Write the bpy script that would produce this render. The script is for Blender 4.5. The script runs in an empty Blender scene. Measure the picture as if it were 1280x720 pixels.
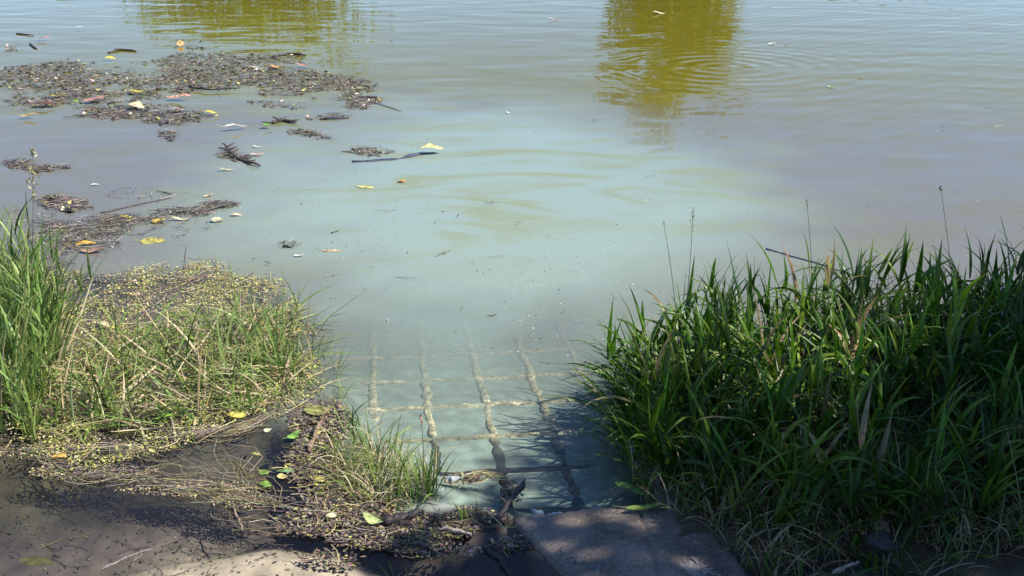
import bpy, math, random
import numpy as np
from mathutils import Vector, Matrix

random.seed(7)
rng = np.random.default_rng(11)
sc = bpy.context.scene
col = sc.collection

# ------------------------------------------------------------------ camera
CAM_H, PITCH, FPX = 2.2, math.radians(21.4), 1300.0
cam_d = bpy.data.cameras.new('camera')
cam_d.sensor_width = 36.0
cam_d.lens = 36.0 * FPX / 1280.0
cam_d.clip_start = 0.05
cam_d.clip_end = 2000.0
cam = bpy.data.objects.new('camera', cam_d)
cam.location = (0, 0, CAM_H)
cam.rotation_euler = (math.pi / 2 - PITCH, 0, 0)
col.objects.link(cam)
sc.camera = cam

# ------------------------------------------------------------------ world and sun
SUN_EL, SUN_AZ = math.radians(50), math.radians(-10)      # azimuth from +X towards +Y
SUN = Vector((math.cos(SUN_EL) * math.cos(SUN_AZ), math.cos(SUN_EL) * math.sin(SUN_AZ), math.sin(SUN_EL)))
world = bpy.data.worlds.new('World')
sc.world = world
world.use_nodes = True
wn = world.node_tree.nodes
wl = world.node_tree.links
wn.clear()
sky = wn.new('ShaderNodeTexSky')
sky.sky_type = 'NISHITA'
sky.sun_disc = False
sky.sun_elevation = SUN_EL
sky.sun_rotation = math.pi / 2 - SUN_AZ
sky.air_density = 1.0
sky.dust_density = 0.0
sky.ozone_density = 4.0
sky.altitude = 3000
bg = wn.new('ShaderNodeBackground')
bg.inputs['Strength'].default_value = 0.13
wo = wn.new('ShaderNodeOutputWorld')
wl.new(sky.outputs[0], bg.inputs['Color'])
wl.new(bg.outputs[0], wo.inputs['Surface'])

sun_d = bpy.data.lights.new('sun', 'SUN')
sun_d.energy = 4.9
sun_d.angle = math.radians(0.5)
sun_d.color = (1.0, 0.94, 0.83)
sun = bpy.data.objects.new('sun', sun_d)
sun.rotation_euler = SUN.to_track_quat('Z', 'Y').to_euler()
sun.location = SUN * 30
col.objects.link(sun)

sc.view_settings.view_transform = 'Standard'
sc.view_settings.look = 'None'
sc.view_settings.exposure = 0.75
sc.view_settings.gamma = 1.0
sc.view_settings.use_curve_mapping = False
sc.cycles.use_denoising = True
sc.cycles.max_bounces = 6
sc.cycles.transparent_max_bounces = 12
sc.cycles.caustics_reflective = False
sc.cycles.caustics_refractive = False
sc.cycles.sample_clamp_indirect = 6.0

# ------------------------------------------------------------------ helpers
def g(px, py, z=0.0):
    """point of the place seen at a pixel of the 1280x720 photograph, on the level z"""
    u, v = (px - 640) / FPX, -(py - 360) / FPX
    cp, sp = math.cos(PITCH), math.sin(PITCH)
    d = (u, v * sp + cp, v * cp - sp)
    t = (z - CAM_H) / d[2]
    return (d[0] * t, d[1] * t, z)

def gpoly(pts, z=0.0):
    return np.array([g(a, b, z)[:2] for a, b in pts])

def sm(e0, e1, x):
    t = np.clip((x - e0) / (e1 - e0), 0, 1)
    return t * t * (3 - 2 * t)

def sdf(P, poly):
    """signed distance to a polygon, positive inside"""
    n = len(poly)
    d = np.full(len(P), 1e9)
    inside = np.zeros(len(P), bool)
    for i in range(n):
        a, b = poly[i], poly[(i + 1) % n]
        ab = b - a
        ap = P - a
        t = np.clip((ap @ ab) / (ab @ ab + 1e-12), 0, 1)
        q = ap - t[:, None] * ab
        d = np.minimum(d, np.hypot(q[:, 0], q[:, 1]))
        c = ((a[1] > P[:, 1]) != (b[1] > P[:, 1]))
        xi = (b[0] - a[0]) * (P[:, 1] - a[1]) / (b[1] - a[1] + 1e-12) + a[0]
        inside ^= c & (P[:, 0] < xi)
    return np.where(inside, d, -d)

def dline(P, pts):
    d = np.full(len(P), 1e9)
    for a, b in zip(pts[:-1], pts[1:]):
        a, b = np.array(a), np.array(b)
        ab = b - a
        ap = P - a
        t = np.clip((ap @ ab) / (ab @ ab + 1e-12), 0, 1)
        q = ap - t[:, None] * ab
        d = np.minimum(d, np.hypot(q[:, 0], q[:, 1]))
    return d

_T = np.random.default_rng(3).random((256, 256))
def vnoise(P, s):
    x, y = P[:, 0] * s + 113.7, P[:, 1] * s + 57.3
    xi, yi = np.floor(x).astype(int), np.floor(y).astype(int)
    fx, fy = x - xi, y - yi
    fx, fy = fx * fx * (3 - 2 * fx), fy * fy * (3 - 2 * fy)
    t = lambda a, b: _T[a & 255, b & 255]
    return (t(xi, yi) * (1 - fx) + t(xi + 1, yi) * fx) * (1 - fy) + (t(xi, yi + 1) * (1 - fx) + t(xi + 1, yi + 1) * fx) * fy

def fbm(P, s, o=4):
    r, a = np.zeros(len(P)), 0.5
    for k in range(o):
        r += a * vnoise(P + 17.1 * k, s * 2 ** k)
        a *= 0.5
    return r / (1 - 0.5 ** o)

def mesh_obj(name, V, F, mat, cols=None, smooth=True, parent=None, attrs=None):
    me = bpy.data.meshes.new(name)
    V = np.asarray(V, float)
    if isinstance(F, np.ndarray):
        F = F.astype(np.int32)
        nf, k = F.shape
        me.vertices.add(len(V))
        me.vertices.foreach_set('co', V.ravel().astype(np.float32))
        me.loops.add(nf * k)
        me.loops.foreach_set('vertex_index', F.ravel())
        me.polygons.add(nf)
        me.polygons.foreach_set('loop_start', np.arange(0, nf * k, k, dtype=np.int32))
        me.update(calc_edges=True)
        me.validate()
    else:
        me.from_pydata([tuple(v) for v in V], [], F)
    me.polygons.foreach_set('use_smooth', [smooth] * len(me.polygons))
    if cols is not None:
        c = np.ones((len(V), 4), np.float32)
        c[:, :3] = cols
        at = me.attributes.new('tint', 'FLOAT_COLOR', 'POINT')
        at.data.foreach_set('color', c.ravel())
    for k, v in (attrs or {}).items():
        at = me.attributes.new(k, 'FLOAT', 'POINT')
        at.data.foreach_set('value', np.asarray(v, np.float32))
    me.materials.append(mat)
    o = bpy.data.objects.new(name, me)
    col.objects.link(o)
    if parent:
        o.parent = parent
    return o

def tag(o, label=None, cat=None, group=None, kind=None):
    if label: o['label'] = label
    if cat: o['category'] = cat
    if group: o['group'] = group
    if kind: o['kind'] = kind
    return o

def empty(name, loc=(0, 0, 0)):
    o = bpy.data.objects.new(name, None)
    o.empty_display_size = 0.1
    o.location = loc
    col.objects.link(o)
    return o

# ------------------------------------------------------------------ materials
def new_mat(name):
    m = bpy.data.materials.new(name)
    m.use_nodes = True
    n, l = m.node_tree.nodes, m.node_tree.links
    n.clear()
    out = n.new('ShaderNodeOutputMaterial')
    return m, n, l, out

def nd(n, typ, **kw):
    x = n.new(typ)
    for k, v in kw.items():
        setattr(x, k, v)
    return x

def ramp(n, pts):
    r = n.new('ShaderNodeValToRGB')
    e = r.color_ramp.elements
    while len(e) < len(pts):
        e.new(0.5)
    for el, (p, c) in zip(e, pts):
        el.position = p
        el.color = (c[0], c[1], c[2], 1)
    return r

def mat_foliage(name, rough=0.45, trans=0.35, spec=0.35, var=0.35):
    """thin leaf tissue: tint attribute, mottling, some light through it"""
    m, n, l, out = new_mat(name)
    at = nd(n, 'ShaderNodeAttribute', attribute_name='tint')
    geo = nd(n, 'ShaderNodeNewGeometry')
    ns = nd(n, 'ShaderNodeTexNoise')
    ns.inputs['Scale'].default_value = 35
    ns.inputs['Detail'].default_value = 3
    l.new(geo.outputs['Position'], ns.inputs['Vector'])
    mr = nd(n, 'ShaderNodeMapRange')
    mr.inputs['From Min'].default_value = 0.3
    mr.inputs['From Max'].default_value = 0.7
    mr.inputs['To Min'].default_value = 1 - var
    mr.inputs['To Max'].default_value = 1 + var
    l.new(ns.outputs['Fac'], mr.inputs['Value'])
    mx = nd(n, 'ShaderNodeVectorMath', operation='SCALE')
    l.new(at.outputs['Color'], mx.inputs[0])
    l.new(mr.outputs[0], mx.inputs['Scale'])
    p = nd(n, 'ShaderNodeBsdfPrincipled')
    p.inputs['Roughness'].default_value = rough
    p.inputs['Specular IOR Level'].default_value = spec
    l.new(mx.outputs[0], p.inputs['Base Color'])
    tr = nd(n, 'ShaderNodeBsdfTranslucent')
    l.new(mx.outputs[0], tr.inputs['Color'])
    ms = nd(n, 'ShaderNodeMixShader')
    ms.inputs[0].default_value = trans
    l.new(p.outputs[0], ms.inputs[1])
    l.new(tr.outputs[0], ms.inputs[2])
    l.new(ms.outputs[0], out.inputs['Surface'])
    return m

def mat_tint(name, rough=0.7, spec=0.3, scale=60, var=0.4, bump=0.3, bscale=150):
    m, n, l, out = new_mat(name)
    at = nd(n, 'ShaderNodeAttribute', attribute_name='tint')
    geo = nd(n, 'ShaderNodeNewGeometry')
    ns = nd(n, 'ShaderNodeTexNoise')
    ns.inputs['Scale'].default_value = scale
    ns.inputs['Detail'].default_value = 5
    l.new(geo.outputs['Position'], ns.inputs['Vector'])
    mr = nd(n, 'ShaderNodeMapRange')
    mr.inputs['From Min'].default_value = 0.25
    mr.inputs['From Max'].default_value = 0.75
    mr.inputs['To Min'].default_value = 1 - var
    mr.inputs['To Max'].default_value = 1 + var
    l.new(ns.outputs['Fac'], mr.inputs['Value'])
    mx = nd(n, 'ShaderNodeVectorMath', operation='SCALE')
    l.new(at.outputs['Color'], mx.inputs[0])
    l.new(mr.outputs[0], mx.inputs['Scale'])
    p = nd(n, 'ShaderNodeBsdfPrincipled')
    p.inputs['Roughness'].default_value = rough
    p.inputs['Specular IOR Level'].default_value = spec
    l.new(mx.outputs[0], p.inputs['Base Color'])
    if bump:
        n2 = nd(n, 'ShaderNodeTexNoise')
        n2.inputs['Scale'].default_value = bscale
        n2.inputs['Detail'].default_value = 4
        l.new(geo.outputs['Position'], n2.inputs['Vector'])
        b = nd(n, 'ShaderNodeBump')
        b.inputs['Strength'].default_value = bump
        b.inputs['Distance'].default_value = 0.006
        l.new(n2.outputs['Fac'], b.inputs['Height'])
        l.new(b.outputs[0], p.inputs['Normal'])
    l.new(p.outputs[0], out.inputs['Surface'])
    return m

M_GRASS = mat_foliage('grass_blade', 0.4, 0.32, 0.4, 0.25)
M_LEAF = mat_foliage('fallen_leaf', 0.5, 0.2, 0.35, 0.6)
M_CROWN = mat_foliage('tree_leaf', 0.5, 0.3, 0.3, 0.3)
M_DEBRIS = mat_tint('wet_plant_debris', 0.55, 0.4, 90, 0.4, 0)
M_WOOD = mat_tint('wet_wood', 0.6, 0.4, 70, 0.5, 0.5, 120)
M_BARK = mat_tint('bark', 0.85, 0.2, 8, 0.4, 0.8, 25)
M_GROUND = mat_tint('mud_and_silt', 0.75, 0.25, 14, 0.35, 0.5, 70)
M_BAR = mat_tint('silted_concrete_bar', 0.85, 0.2, 70, 0.7, 0.6, 60)
M_FOAM = mat_tint('foam', 0.5, 0.4, 120, 0.2, 0.4, 200)

def mat_slab():
    m, n, l, out = new_mat('weathered_concrete')
    geo = nd(n, 'ShaderNodeNewGeometry')
    n1 = nd(n, 'ShaderNodeTexNoise'); n1.inputs['Scale'].default_value = 5; n1.inputs['Detail'].default_value = 8; n1.inputs['Roughness'].default_value = 0.65
    n2 = nd(n, 'ShaderNodeTexNoise'); n2.inputs['Scale'].default_value = 90; n2.inputs['Detail'].default_value = 4
    n3 = nd(n, 'ShaderNodeTexVoronoi'); n3.inputs['Scale'].default_value = 70
    for x in (n1, n2, n3): l.new(geo.outputs['Position'], x.inputs['Vector'])
    r1 = ramp(n, [(0.3, (0.075, 0.060, 0.050)), (0.5, (0.17, 0.138, 0.115)), (0.72, (0.27, 0.22, 0.18))])
    l.new(n1.outputs['Fac'], r1.inputs['Fac'])
    mr = nd(n, 'ShaderNodeMapRange'); mr.inputs['From Min'].default_value = 0.3; mr.inputs['From Max'].default_value = 0.7
    mr.inputs['To Min'].default_value = 0.65; mr.inputs['To Max'].default_value = 1.3
    l.new(n2.outputs['Fac'], mr.inputs['Value'])
    mx = nd(n, 'ShaderNodeVectorMath', operation='SCALE')
    l.new(r1.outputs['Color'], mx.inputs[0]); l.new(mr.outputs[0], mx.inputs['Scale'])
    p = nd(n, 'ShaderNodeBsdfPrincipled')
    l.new(mx.outputs[0], p.inputs['Base Color'])
    p.inputs['Roughness'].default_value = 0.62
    p.inputs['Specular IOR Level'].default_value = 0.4
    ad = nd(n, 'ShaderNodeMath', operation='ADD')
    l.new(n2.outputs['Fac'], ad.inputs[0]); l.new(n3.outputs['Distance'], ad.inputs[1])
    b = nd(n, 'ShaderNodeBump'); b.inputs['Strength'].default_value = 0.5; b.inputs['Distance'].default_value = 0.004
    l.new(ad.outputs[0], b.inputs['Height']); l.new(b.outputs[0], p.inputs['Normal'])
    l.new(p.outputs[0], out.inputs['Surface'])
    return m
M_SLAB = mat_slab()

RING = g(905, 84)
def mat_water():
    m, n, l, out = new_mat('silty_water')
    geo = nd(n, 'ShaderNodeNewGeometry')
    pos = geo.outputs['Position']
    tu = nd(n, 'ShaderNodeAttribute', attribute_name='turbidity')
    pl = nd(n, 'ShaderNodeAttribute', attribute_name='plume')
    fr_ = nd(n, 'ShaderNodeAttribute', attribute_name='olive')
    cal = nd(n, 'ShaderNodeAttribute', attribute_name='calm')
    # suspended matter: brown grey silt, olive further out, milky turquoise plume off the spillway
    mA = nd(n, 'ShaderNodeMix', data_type='RGBA')
    mA.inputs['A'].default_value = (0.150, 0.147, 0.126, 1)
    mA.inputs['B'].default_value = (0.150, 0.132, 0.014, 1)
    l.new(fr_.outputs['Fac'], mA.inputs['Factor'])
    mB = nd(n, 'ShaderNodeMix', data_type='RGBA')
    mB.inputs['B'].default_value = (0.236, 0.302, 0.258, 1)
    l.new(pl.outputs['Fac'], mB.inputs['Factor'])
    l.new(mA.outputs['Result'], mB.inputs['A'])
    # thin yellow-green streaks in the plume
    mpS = nd(n, 'ShaderNodeMapping'); mpS.inputs['Scale'].default_value = (.5, 1.3, 1); mpS.inputs['Rotation'].default_value = (0, 0, .25); l.new(pos, mpS.inputs['Vector'])
    nS = nd(n, 'ShaderNodeTexNoise'); nS.inputs['Scale'].default_value = 1.6; nS.inputs['Detail'].default_value = 5; nS.inputs['Distortion'].default_value = 1.6
    l.new(mpS.outputs[0], nS.inputs['Vector'])
    rS = nd(n, 'ShaderNodeMapRange'); rS.inputs['From Min'].default_value = .46; rS.inputs['From Max'].default_value = .64; l.new(nS.outputs['Fac'], rS.inputs['Value'])
    aS = nd(n, 'ShaderNodeAttribute', attribute_name='green_streaks')
    xS = nd(n, 'ShaderNodeMath', operation='MULTIPLY'); l.new(rS.outputs[0], xS.inputs[0]); l.new(aS.outputs['Fac'], xS.inputs[1])
    mC = nd(n, 'ShaderNodeMix', data_type='RGBA'); mC.inputs['B'].default_value = (.205, .215, .055, 1)
    l.new(xS.outputs[0], mC.inputs['Factor']); l.new(mB.outputs['Result'], mC.inputs['A'])
    # dark body colour in the puddle, standing in for absorption with depth
    aP = nd(n, 'ShaderNodeAttribute', attribute_name='puddle_dark')
    mP = nd(n, 'ShaderNodeMix', data_type='RGBA'); mP.inputs['B'].default_value = (.022, .022, .028, 1)
    l.new(aP.outputs['Fac'], mP.inputs['Factor']); l.new(mC.outputs['Result'], mP.inputs['A'])
    # relief of the surface
    def noise(scale, sx, sy, rot, detail, dist=0.0):
        mp = nd(n, 'ShaderNodeMapping'); mp.inputs['Scale'].default_value = (sx, sy, 1); mp.inputs['Rotation'].default_value = (0, 0, rot)
        l.new(pos, mp.inputs['Vector'])
        t = nd(n, 'ShaderNodeTexNoise'); t.inputs['Scale'].default_value = scale; t.inputs['Detail'].default_value = detail
        t.inputs['Distortion'].default_value = dist
        l.new(mp.outputs[0], t.inputs['Vector'])
        return t.outputs['Fac']
    def mul(a, b):
        x = nd(n, 'ShaderNodeMath', operation='MULTIPLY')
        l.new(a, x.inputs[0])
        if isinstance(b, (int, float)): x.inputs[1].default_value = b
        else: l.new(b, x.inputs[1])
        return x.outputs[0]
    def add(a, b):
        x = nd(n, 'ShaderNodeMath', operation='ADD'); l.new(a, x.inputs[0]); l.new(b, x.inputs[1]); return x.outputs[0]
    h = mul(noise(1.5, 0.6, 1.0, 0.1, 1, 0.3), 0.014)
    h = add(h, mul(noise(4.2, 0.40, 1.0, -0.12, 1, 0.8), 0.0012))
    chop = noise(0.8, 1, 1, 0.0, 2)
    cr = nd(n, 'ShaderNodeMapRange'); cr.inputs['From Min'].default_value = 0.42; cr.inputs['From Max'].default_value = 0.62
    l.new(chop, cr.inputs['Value'])
    sp_ = nd(n, 'ShaderNodeAttribute', attribute_name='spill')
    h = add(h, mul(mul(noise(16.0, 0.45, 1.0, 0.1, 3, 1.0), 0.0058), sp_.outputs['Fac']))
    fine = mul(noise(22.0, 0.5, 1.0, 0.15, 2, 0.6), 0.00022)
    h = add(h, mul(fine, cr.outputs[0]))
    # rings spreading from one spot
    sub = nd(n, 'ShaderNodeVectorMath', operation='DISTANCE'); l.new(pos, sub.inputs[0]); sub.inputs[1].default_value = RING
    rad = sub.outputs['Value']
    sn = nd(n, 'ShaderNodeMath', operation='SINE'); l.new(mul(rad, 21.0), sn.inputs[0])
    fo = nd(n, 'ShaderNodeMapRange'); fo.inputs['From Min'].default_value = 0.1; fo.inputs['From Max'].default_value = 2.6
    fo.inputs['To Min'].default_value = 1.0; fo.inputs['To Max'].default_value = 0.0
    l.new(rad, fo.inputs['Value'])
    h = add(h, mul(mul(sn.outputs[0], fo.outputs[0]), 0.0022))
    # long low wavelets crossing on the right
    mp = nd(n, 'ShaderNodeMapping'); mp.inputs['Rotation'].default_value = (0, 0, math.radians(-38)); l.new(pos, mp.inputs['Vector'])
    wv = nd(n, 'ShaderNodeTexWave'); wv.wave_type = 'BANDS'; wv.bands_direction = 'Y'
    wv.inputs['Scale'].default_value = 1.15; wv.inputs['Distortion'].default_value = 2.2; wv.inputs['Detail'].default_value = 1.5; wv.inputs['Detail Scale'].default_value = 0.7
    l.new(mp.outputs[0], wv.inputs['Vector'])
    rp = nd(n, 'ShaderNodeAttribute', attribute_name='wavelets')
    h = add(h, mul(mul(wv.outputs['Fac'], rp.outputs['Fac']), 0.0009))
    h = mul(h, cal.outputs['Fac'])
    bp = nd(n, 'ShaderNodeBump'); bp.inputs['Strength'].default_value = 1.0; bp.inputs['Distance'].default_value = 1.0
    l.new(h, bp.inputs['Height'])
    df = nd(n, 'ShaderNodeBsdfDiffuse'); l.new(mP.outputs['Result'], df.inputs['Color']); l.new(bp.outputs[0], df.inputs['Normal'])
    tp = nd(n, 'ShaderNodeBsdfTransparent'); tp.inputs['Color'].default_value = (0.93, 0.97, 0.95, 1)
    ms = nd(n, 'ShaderNodeMixShader'); l.new(tu.outputs['Fac'], ms.inputs[0]); l.new(tp.outputs[0], ms.inputs[1]); l.new(df.outputs[0], ms.inputs[2])
    gl = nd(n, 'ShaderNodeBsdfGlossy'); gl.inputs['Roughness'].default_value = 0.03; l.new(bp.outputs[0], gl.inputs['Normal'])
    fr = nd(n, 'ShaderNodeFresnel'); fr.inputs['IOR'].default_value = 1.333; l.new(bp.outputs[0], fr.inputs['Normal'])
    mf = nd(n, 'ShaderNodeMixShader'); l.new(fr.outputs[0], mf.inputs[0]); l.new(ms.outputs[0], mf.inputs[1]); l.new(gl.outputs[0], mf.inputs[2])
    l.new(mf.outputs[0], out.inputs['Surface'])
    return m
M_WATER = mat_water()

# ------------------------------------------------------------------ ground, one sheet from the spillway to beyond the far bank
MARSH = gpoly([(-500, 318), (0, 335), (150, 348), (250, 342), (335, 352), (372, 410), (398, 470), (330, 525), (200, 548), (0, 560), (-500, 565)])
TUFT = gpoly([(385, 512), (430, 488), (490, 540), (550, 592), (650, 640), (640, 668), (540, 672), (440, 650), (395, 590)])
BANK = gpoly([(805, 628), (775, 575), (768, 500), (860, 455), (1000, 438), (1300, 425), (1900, 420), (1900, 800), (1290, 760), (1150, 725), (1060, 700), (960, 740), (890, 690)])
BANK = np.vstack([BANK, [[0.5, 2.4]]])
SAND = gpoly([(120, 725), (230, 685), (330, 668), (430, 676), (470, 700), (480, 760), (100, 800)])
SLAB = np.vstack([gpoly([(700, 730), (668, 690), (640, 655), (700, 644), (770, 638), (845, 633), (890, 655), (915, 690), (935, 730)]), [[0.9, 1.2], [0.1, 1.2]]])

GRIDA = gpoly([(560, 652), (470, 600), (430, 480), (400, 330), (800, 330), (800, 440), (790, 652)])
def bed(P):
    x, y = P[:, 0], P[:, 1]
    n1, n2 = fbm(P, 1.7), fbm(P, 9.0)
    z = -0.115 - 0.08 * (y - 3.3) - 0.35 * sm(5.5, 9.5, y)
    z = np.maximum(z, -1.2)
    z = z - 0.25 * sm(0.9, 2.2, np.abs(x - 0.1)) * sm(4.5, 7.0, y)
    z = np.where(y < 3.35, np.maximum(z, -0.13), z) + 0.03 * (n2 - 0.5)
    zg = -0.045 - 0.075 * (y - 3.35) - 0.010 + 0.010 * (n2 - .5)
    kz_ = sm(-.15, .05, sdf(P, GRIDA))
    z = z + kz_ * (zg - z)
    pud = (1 - kz_) * sm(0.15, -0.1, x) * sm(3.6, 3.3, y + 0.35 * np.minimum(x, 0) * 0)
    z = z * (1 - pud) + pud * (-0.17 + 0.08 * (n1 - 0.5))
    s = sdf(P, SAND)
    z = z + sm(-0.32, 0.16, s + 0.2 * (n1 - 0.5)) * (-0.020 - z)
    m = sdf(P, MARSH)
    k = sm(-0.22, 0.12, m + 0.25 * (n1 - 0.5))
    z = z + k * (-0.02 + 0.05 * (n2 - 0.45) - z)
    t = sdf(P, TUFT)
    k = sm(-0.10, 0.07, t + 0.12 * (n1 - 0.5))
    z = z + k * (0.0 + 0.06 * (n2 - 0.5) - z)
    b = sdf(P, BANK)
    k = sm(-0.16, 0.22, b + 0.12 * (n1 - 0.5))
    z = z + k * (0.06 + 0.05 * sm(0.2, 0.8, b) + 0.07 * (n2 - 0.5) - z)
    # shores out of the frame: the bank the tree stands on, the far bank, the left bank
    e = np.maximum(sm(4.2, 6.5, x) * sm(12, 6, y), sm(2.0, 0.6, y))
    e = np.maximum(e, sm(-5.2, -8.0, x) * sm(11, 5, y))
    z = z + e * (0.35 + 0.4 * n1 - z)
    f = sm(34, 42, y + 2 * (n1 - 0.5) + 0.02 * np.abs(x))
    z = z + f * (0.8 + 1.2 * n1 - z)
    return z

def axis(a, b, step, lo, hi):
    near = list(np.arange(a, b + 1e-6, step))
    up, v, s = [], b, step
    while v < hi:
        s *= 1.13; v += s; up.append(v)
    dn, v, s = [], a, step
    while v > lo:
        s *= 1.13; v -= s; dn.append(v)
    return np.array(dn[::-1] + near + up)

def grid(ax, ay):
    X, Y = np.meshgrid(ax, ay)
    P = np.stack([X.ravel(), Y.ravel()], 1)
    nx, ny = len(ax), len(ay)
    i = (np.arange(ny - 1)[:, None] * nx + np.arange(nx - 1)[None, :]).ravel()
    F = np.stack([i, i + 1, i + nx + 1, i + nx], 1)
    return P, F

P, F = grid(axis(-4.0, 3.2, 0.03, -600, 600), axis(2.2, 6.4, 0.03, -600, 900))
Z = bed(P)
nn, nf = fbm(P, 3.0), fbm(P, 22.0)
mud, silt, sand, soil = np.array([.060, .048, .036]), np.array([.13, .11, .075]), np.array([.50, .40, .32]), np.array([.055, .042, .026])
c = mud + (silt - mud) * sm(.35, .65, nn)[:, None]
ks = sm(-.36, .14, sdf(P, SAND) + .35 * (nn - .5))[:, None]
c = c + ks * (sand * (0.85 + 0.3 * nf[:, None]) - c)
pu = sm(3.75, 3.45, P[:, 1] - 0.12 * P[:, 0]) * sm(.15, -.05, P[:, 0])
c = c + (pu[:, None] * (1 - ks)) * (np.array([.20, .155, .14]) * (.6 + .8 * nn[:, None]) * (.8 + .4 * nf[:, None]) - c)
kc = (sm(-0.3, 0.1, sdf(P, gpoly([(500, 645), (440, 480), (420, 330), (780, 330), (800, 440), (790, 645)]))) * sm(3.2, 3.4, P[:, 1]))[:, None]
c = c + kc * (np.array([.28, .34, .30]) * (.55 + .5 * nn[:, None] + .4 * nf[:, None]) - c)
kg = sm(-0.02, 0.06, Z)[:, None]
c = c + kg * (soil - c)
kt = (sm(20, 40, np.abs(P[:, 1])))[:, None]
c = c + kt * (np.array([.07, .09, .03]) - c)
ground = tag(mesh_obj('ground', np.column_stack([P, Z]), F, M_GROUND, c), kind='structure')
ground['label'] = 'muddy pond bed and low banks under the water and grass'

# ------------------------------------------------------------------ water
P, F = grid(axis(-7.0, 7.0, 0.07, -600, 600), axis(1.6, 14.0, 0.07, -300, 900))
Zb = bed(P)
n1, n2 = fbm(P, 0.55), fbm(P, 2.2)
depth = np.clip(-Zb, 0, 3)
PLUME = gpoly([(400, 560), (400, 420), (410, 330), (350, 250), (400, 170), (520, 130), (680, 150), (830, 195), (930, 260), (860, 320), (790, 400), (800, 640), (640, 660)])
pd = sdf(P, PLUME)
plume = sm(-1.4, 1.0, pd + 1.6 * (n1 - 0.5) + 0.9 * (n2 - .5))
clear = np.maximum(sm(-0.15, 0.12, sdf(P, np.vstack([gpoly([(-600, 545), (300, 520), (420, 560), (660, 660), (690, 730)]), [[0.1, 0.5], [-8, 0.5]]]))), 0)
plume = plume * (1 - clear)
K = 6.0 + 2.5 * plume
K = K * (1 - clear) + clear * 1.6
turb = 1 - np.exp(-K * depth / 0.62)
GRIDZ = gpoly([(440, 640), (440, 480), (420, 330), (780, 330), (800, 440), (790, 640)])
kz = sm(-0.25, 0.15, sdf(P, GRIDZ))
tg = 0.08 + 0.89 * sm(3.35, 6.0, P[:, 1] + 0.35 * (n2 - .5))
turb = np.where(clear > .5, turb, turb * (1 - kz) + kz * np.minimum(turb, tg))
turb = np.clip(turb, 0.0, 0.995)
olive = np.clip(sm(8.5, 13.0, P[:, 1] + 2.0 * (n1 - 0.5)) + 0.25 * sm(.5, .7, n2), 0, 1)
wav = sm(0.8, 3.0, P[:, 0] + 1.2 * (n1 - .5)) * sm(5.0, 7.5, P[:, 1])
calm = 1.0 - 0.6 * clear
spill = sm(-.5, .3, sdf(P, gpoly([(440, 645), (420, 500), (430, 330), (760, 330), (800, 440), (790, 645)]))) * (.35 + .9 * sm(.35, .65, n2))
green_streaks = .6 * sm(-1.2, 1.2, sdf(P, gpoly([(120, 10), (470, 20), (560, 120), (950, 210), (960, 280), (700, 300), (400, 320), (330, 200), (150, 60)])))
water = mesh_obj('water', np.column_stack([P, np.zeros(len(P))]), F, M_WATER,
                 attrs={'turbidity': turb, 'plume': plume, 'olive': olive, 'wavelets': wav, 'calm': calm, 'green_streaks': green_streaks, 'spill': spill, 'puddle_dark': clear})
tag(water, kind='structure')
water['label'] = 'murky pond water, milky turquoise below the spillway, grey further out'

# ------------------------------------------------------------------ concrete ledge at the end of the spillway
ax, ay = np.arange(-0.15, 1.15, 0.011), np.arange(1.15, 3.55, 0.011)
P, F = grid(ax, ay)
s = sdf(P, SLAB)
n1, n2 = fbm(P, 4.0), fbm(P, 30.0)
s2 = s + 0.09 * (n1 - 0.5) + 0.012 * (n2 - .5)
z = -0.14 + 0.165 * np.sqrt(np.clip(s2 / 0.035 + 0.3, 0, 1)) + 0.045 * sm(0.05, 0.5, s2) + 0.006 * (n1 - .5) + 0.004 * (n2 - .5)
cr1 = [g(796, 640)[:2], g(803, 655)[:2], g(806, 680)[:2], g(818, 712)[:2], g(825, 760)[:2]]
cr2 = [g(690, 661)[:2], g(722, 663)[:2], g(735, 661)[:2]]
cr3 = [g(764, 676)[:2], g(790, 679)[:2], g(812, 679)[:2], g(852, 676)[:2]]
Pw = P + 0.006 * np.column_stack([fbm(P, 40) - .5, fbm(P + 9, 40) - .5])
for cr, w_, d_ in ((cr1, 0.008, 0.012), (cr2, 0.008, 0.010), (cr3, 0.008, 0.010)):
    z -= d_ * sm(w_, 0.002, dline(Pw, cr))
keep = (s2 > -0.02)
fk = keep[F].all(1)
slab = tag(mesh_obj('concrete_ledge', np.column_stack([P, z]), F[fk], M_SLAB), 'worn grey concrete ledge in shade at the bottom of the picture', 'ledge')
SLAB_P, SLAB_Z = P, z
def slab_z(x, y):
    i = int(round((x - ax[0]) / 0.011)); j = int(round((y - ay[0]) / 0.011))
    i = min(max(i, 0), len(ax) - 1); j = min(max(j, 0), len(ay) - 1)
    return SLAB_Z[j * len(ax) + i]

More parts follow.
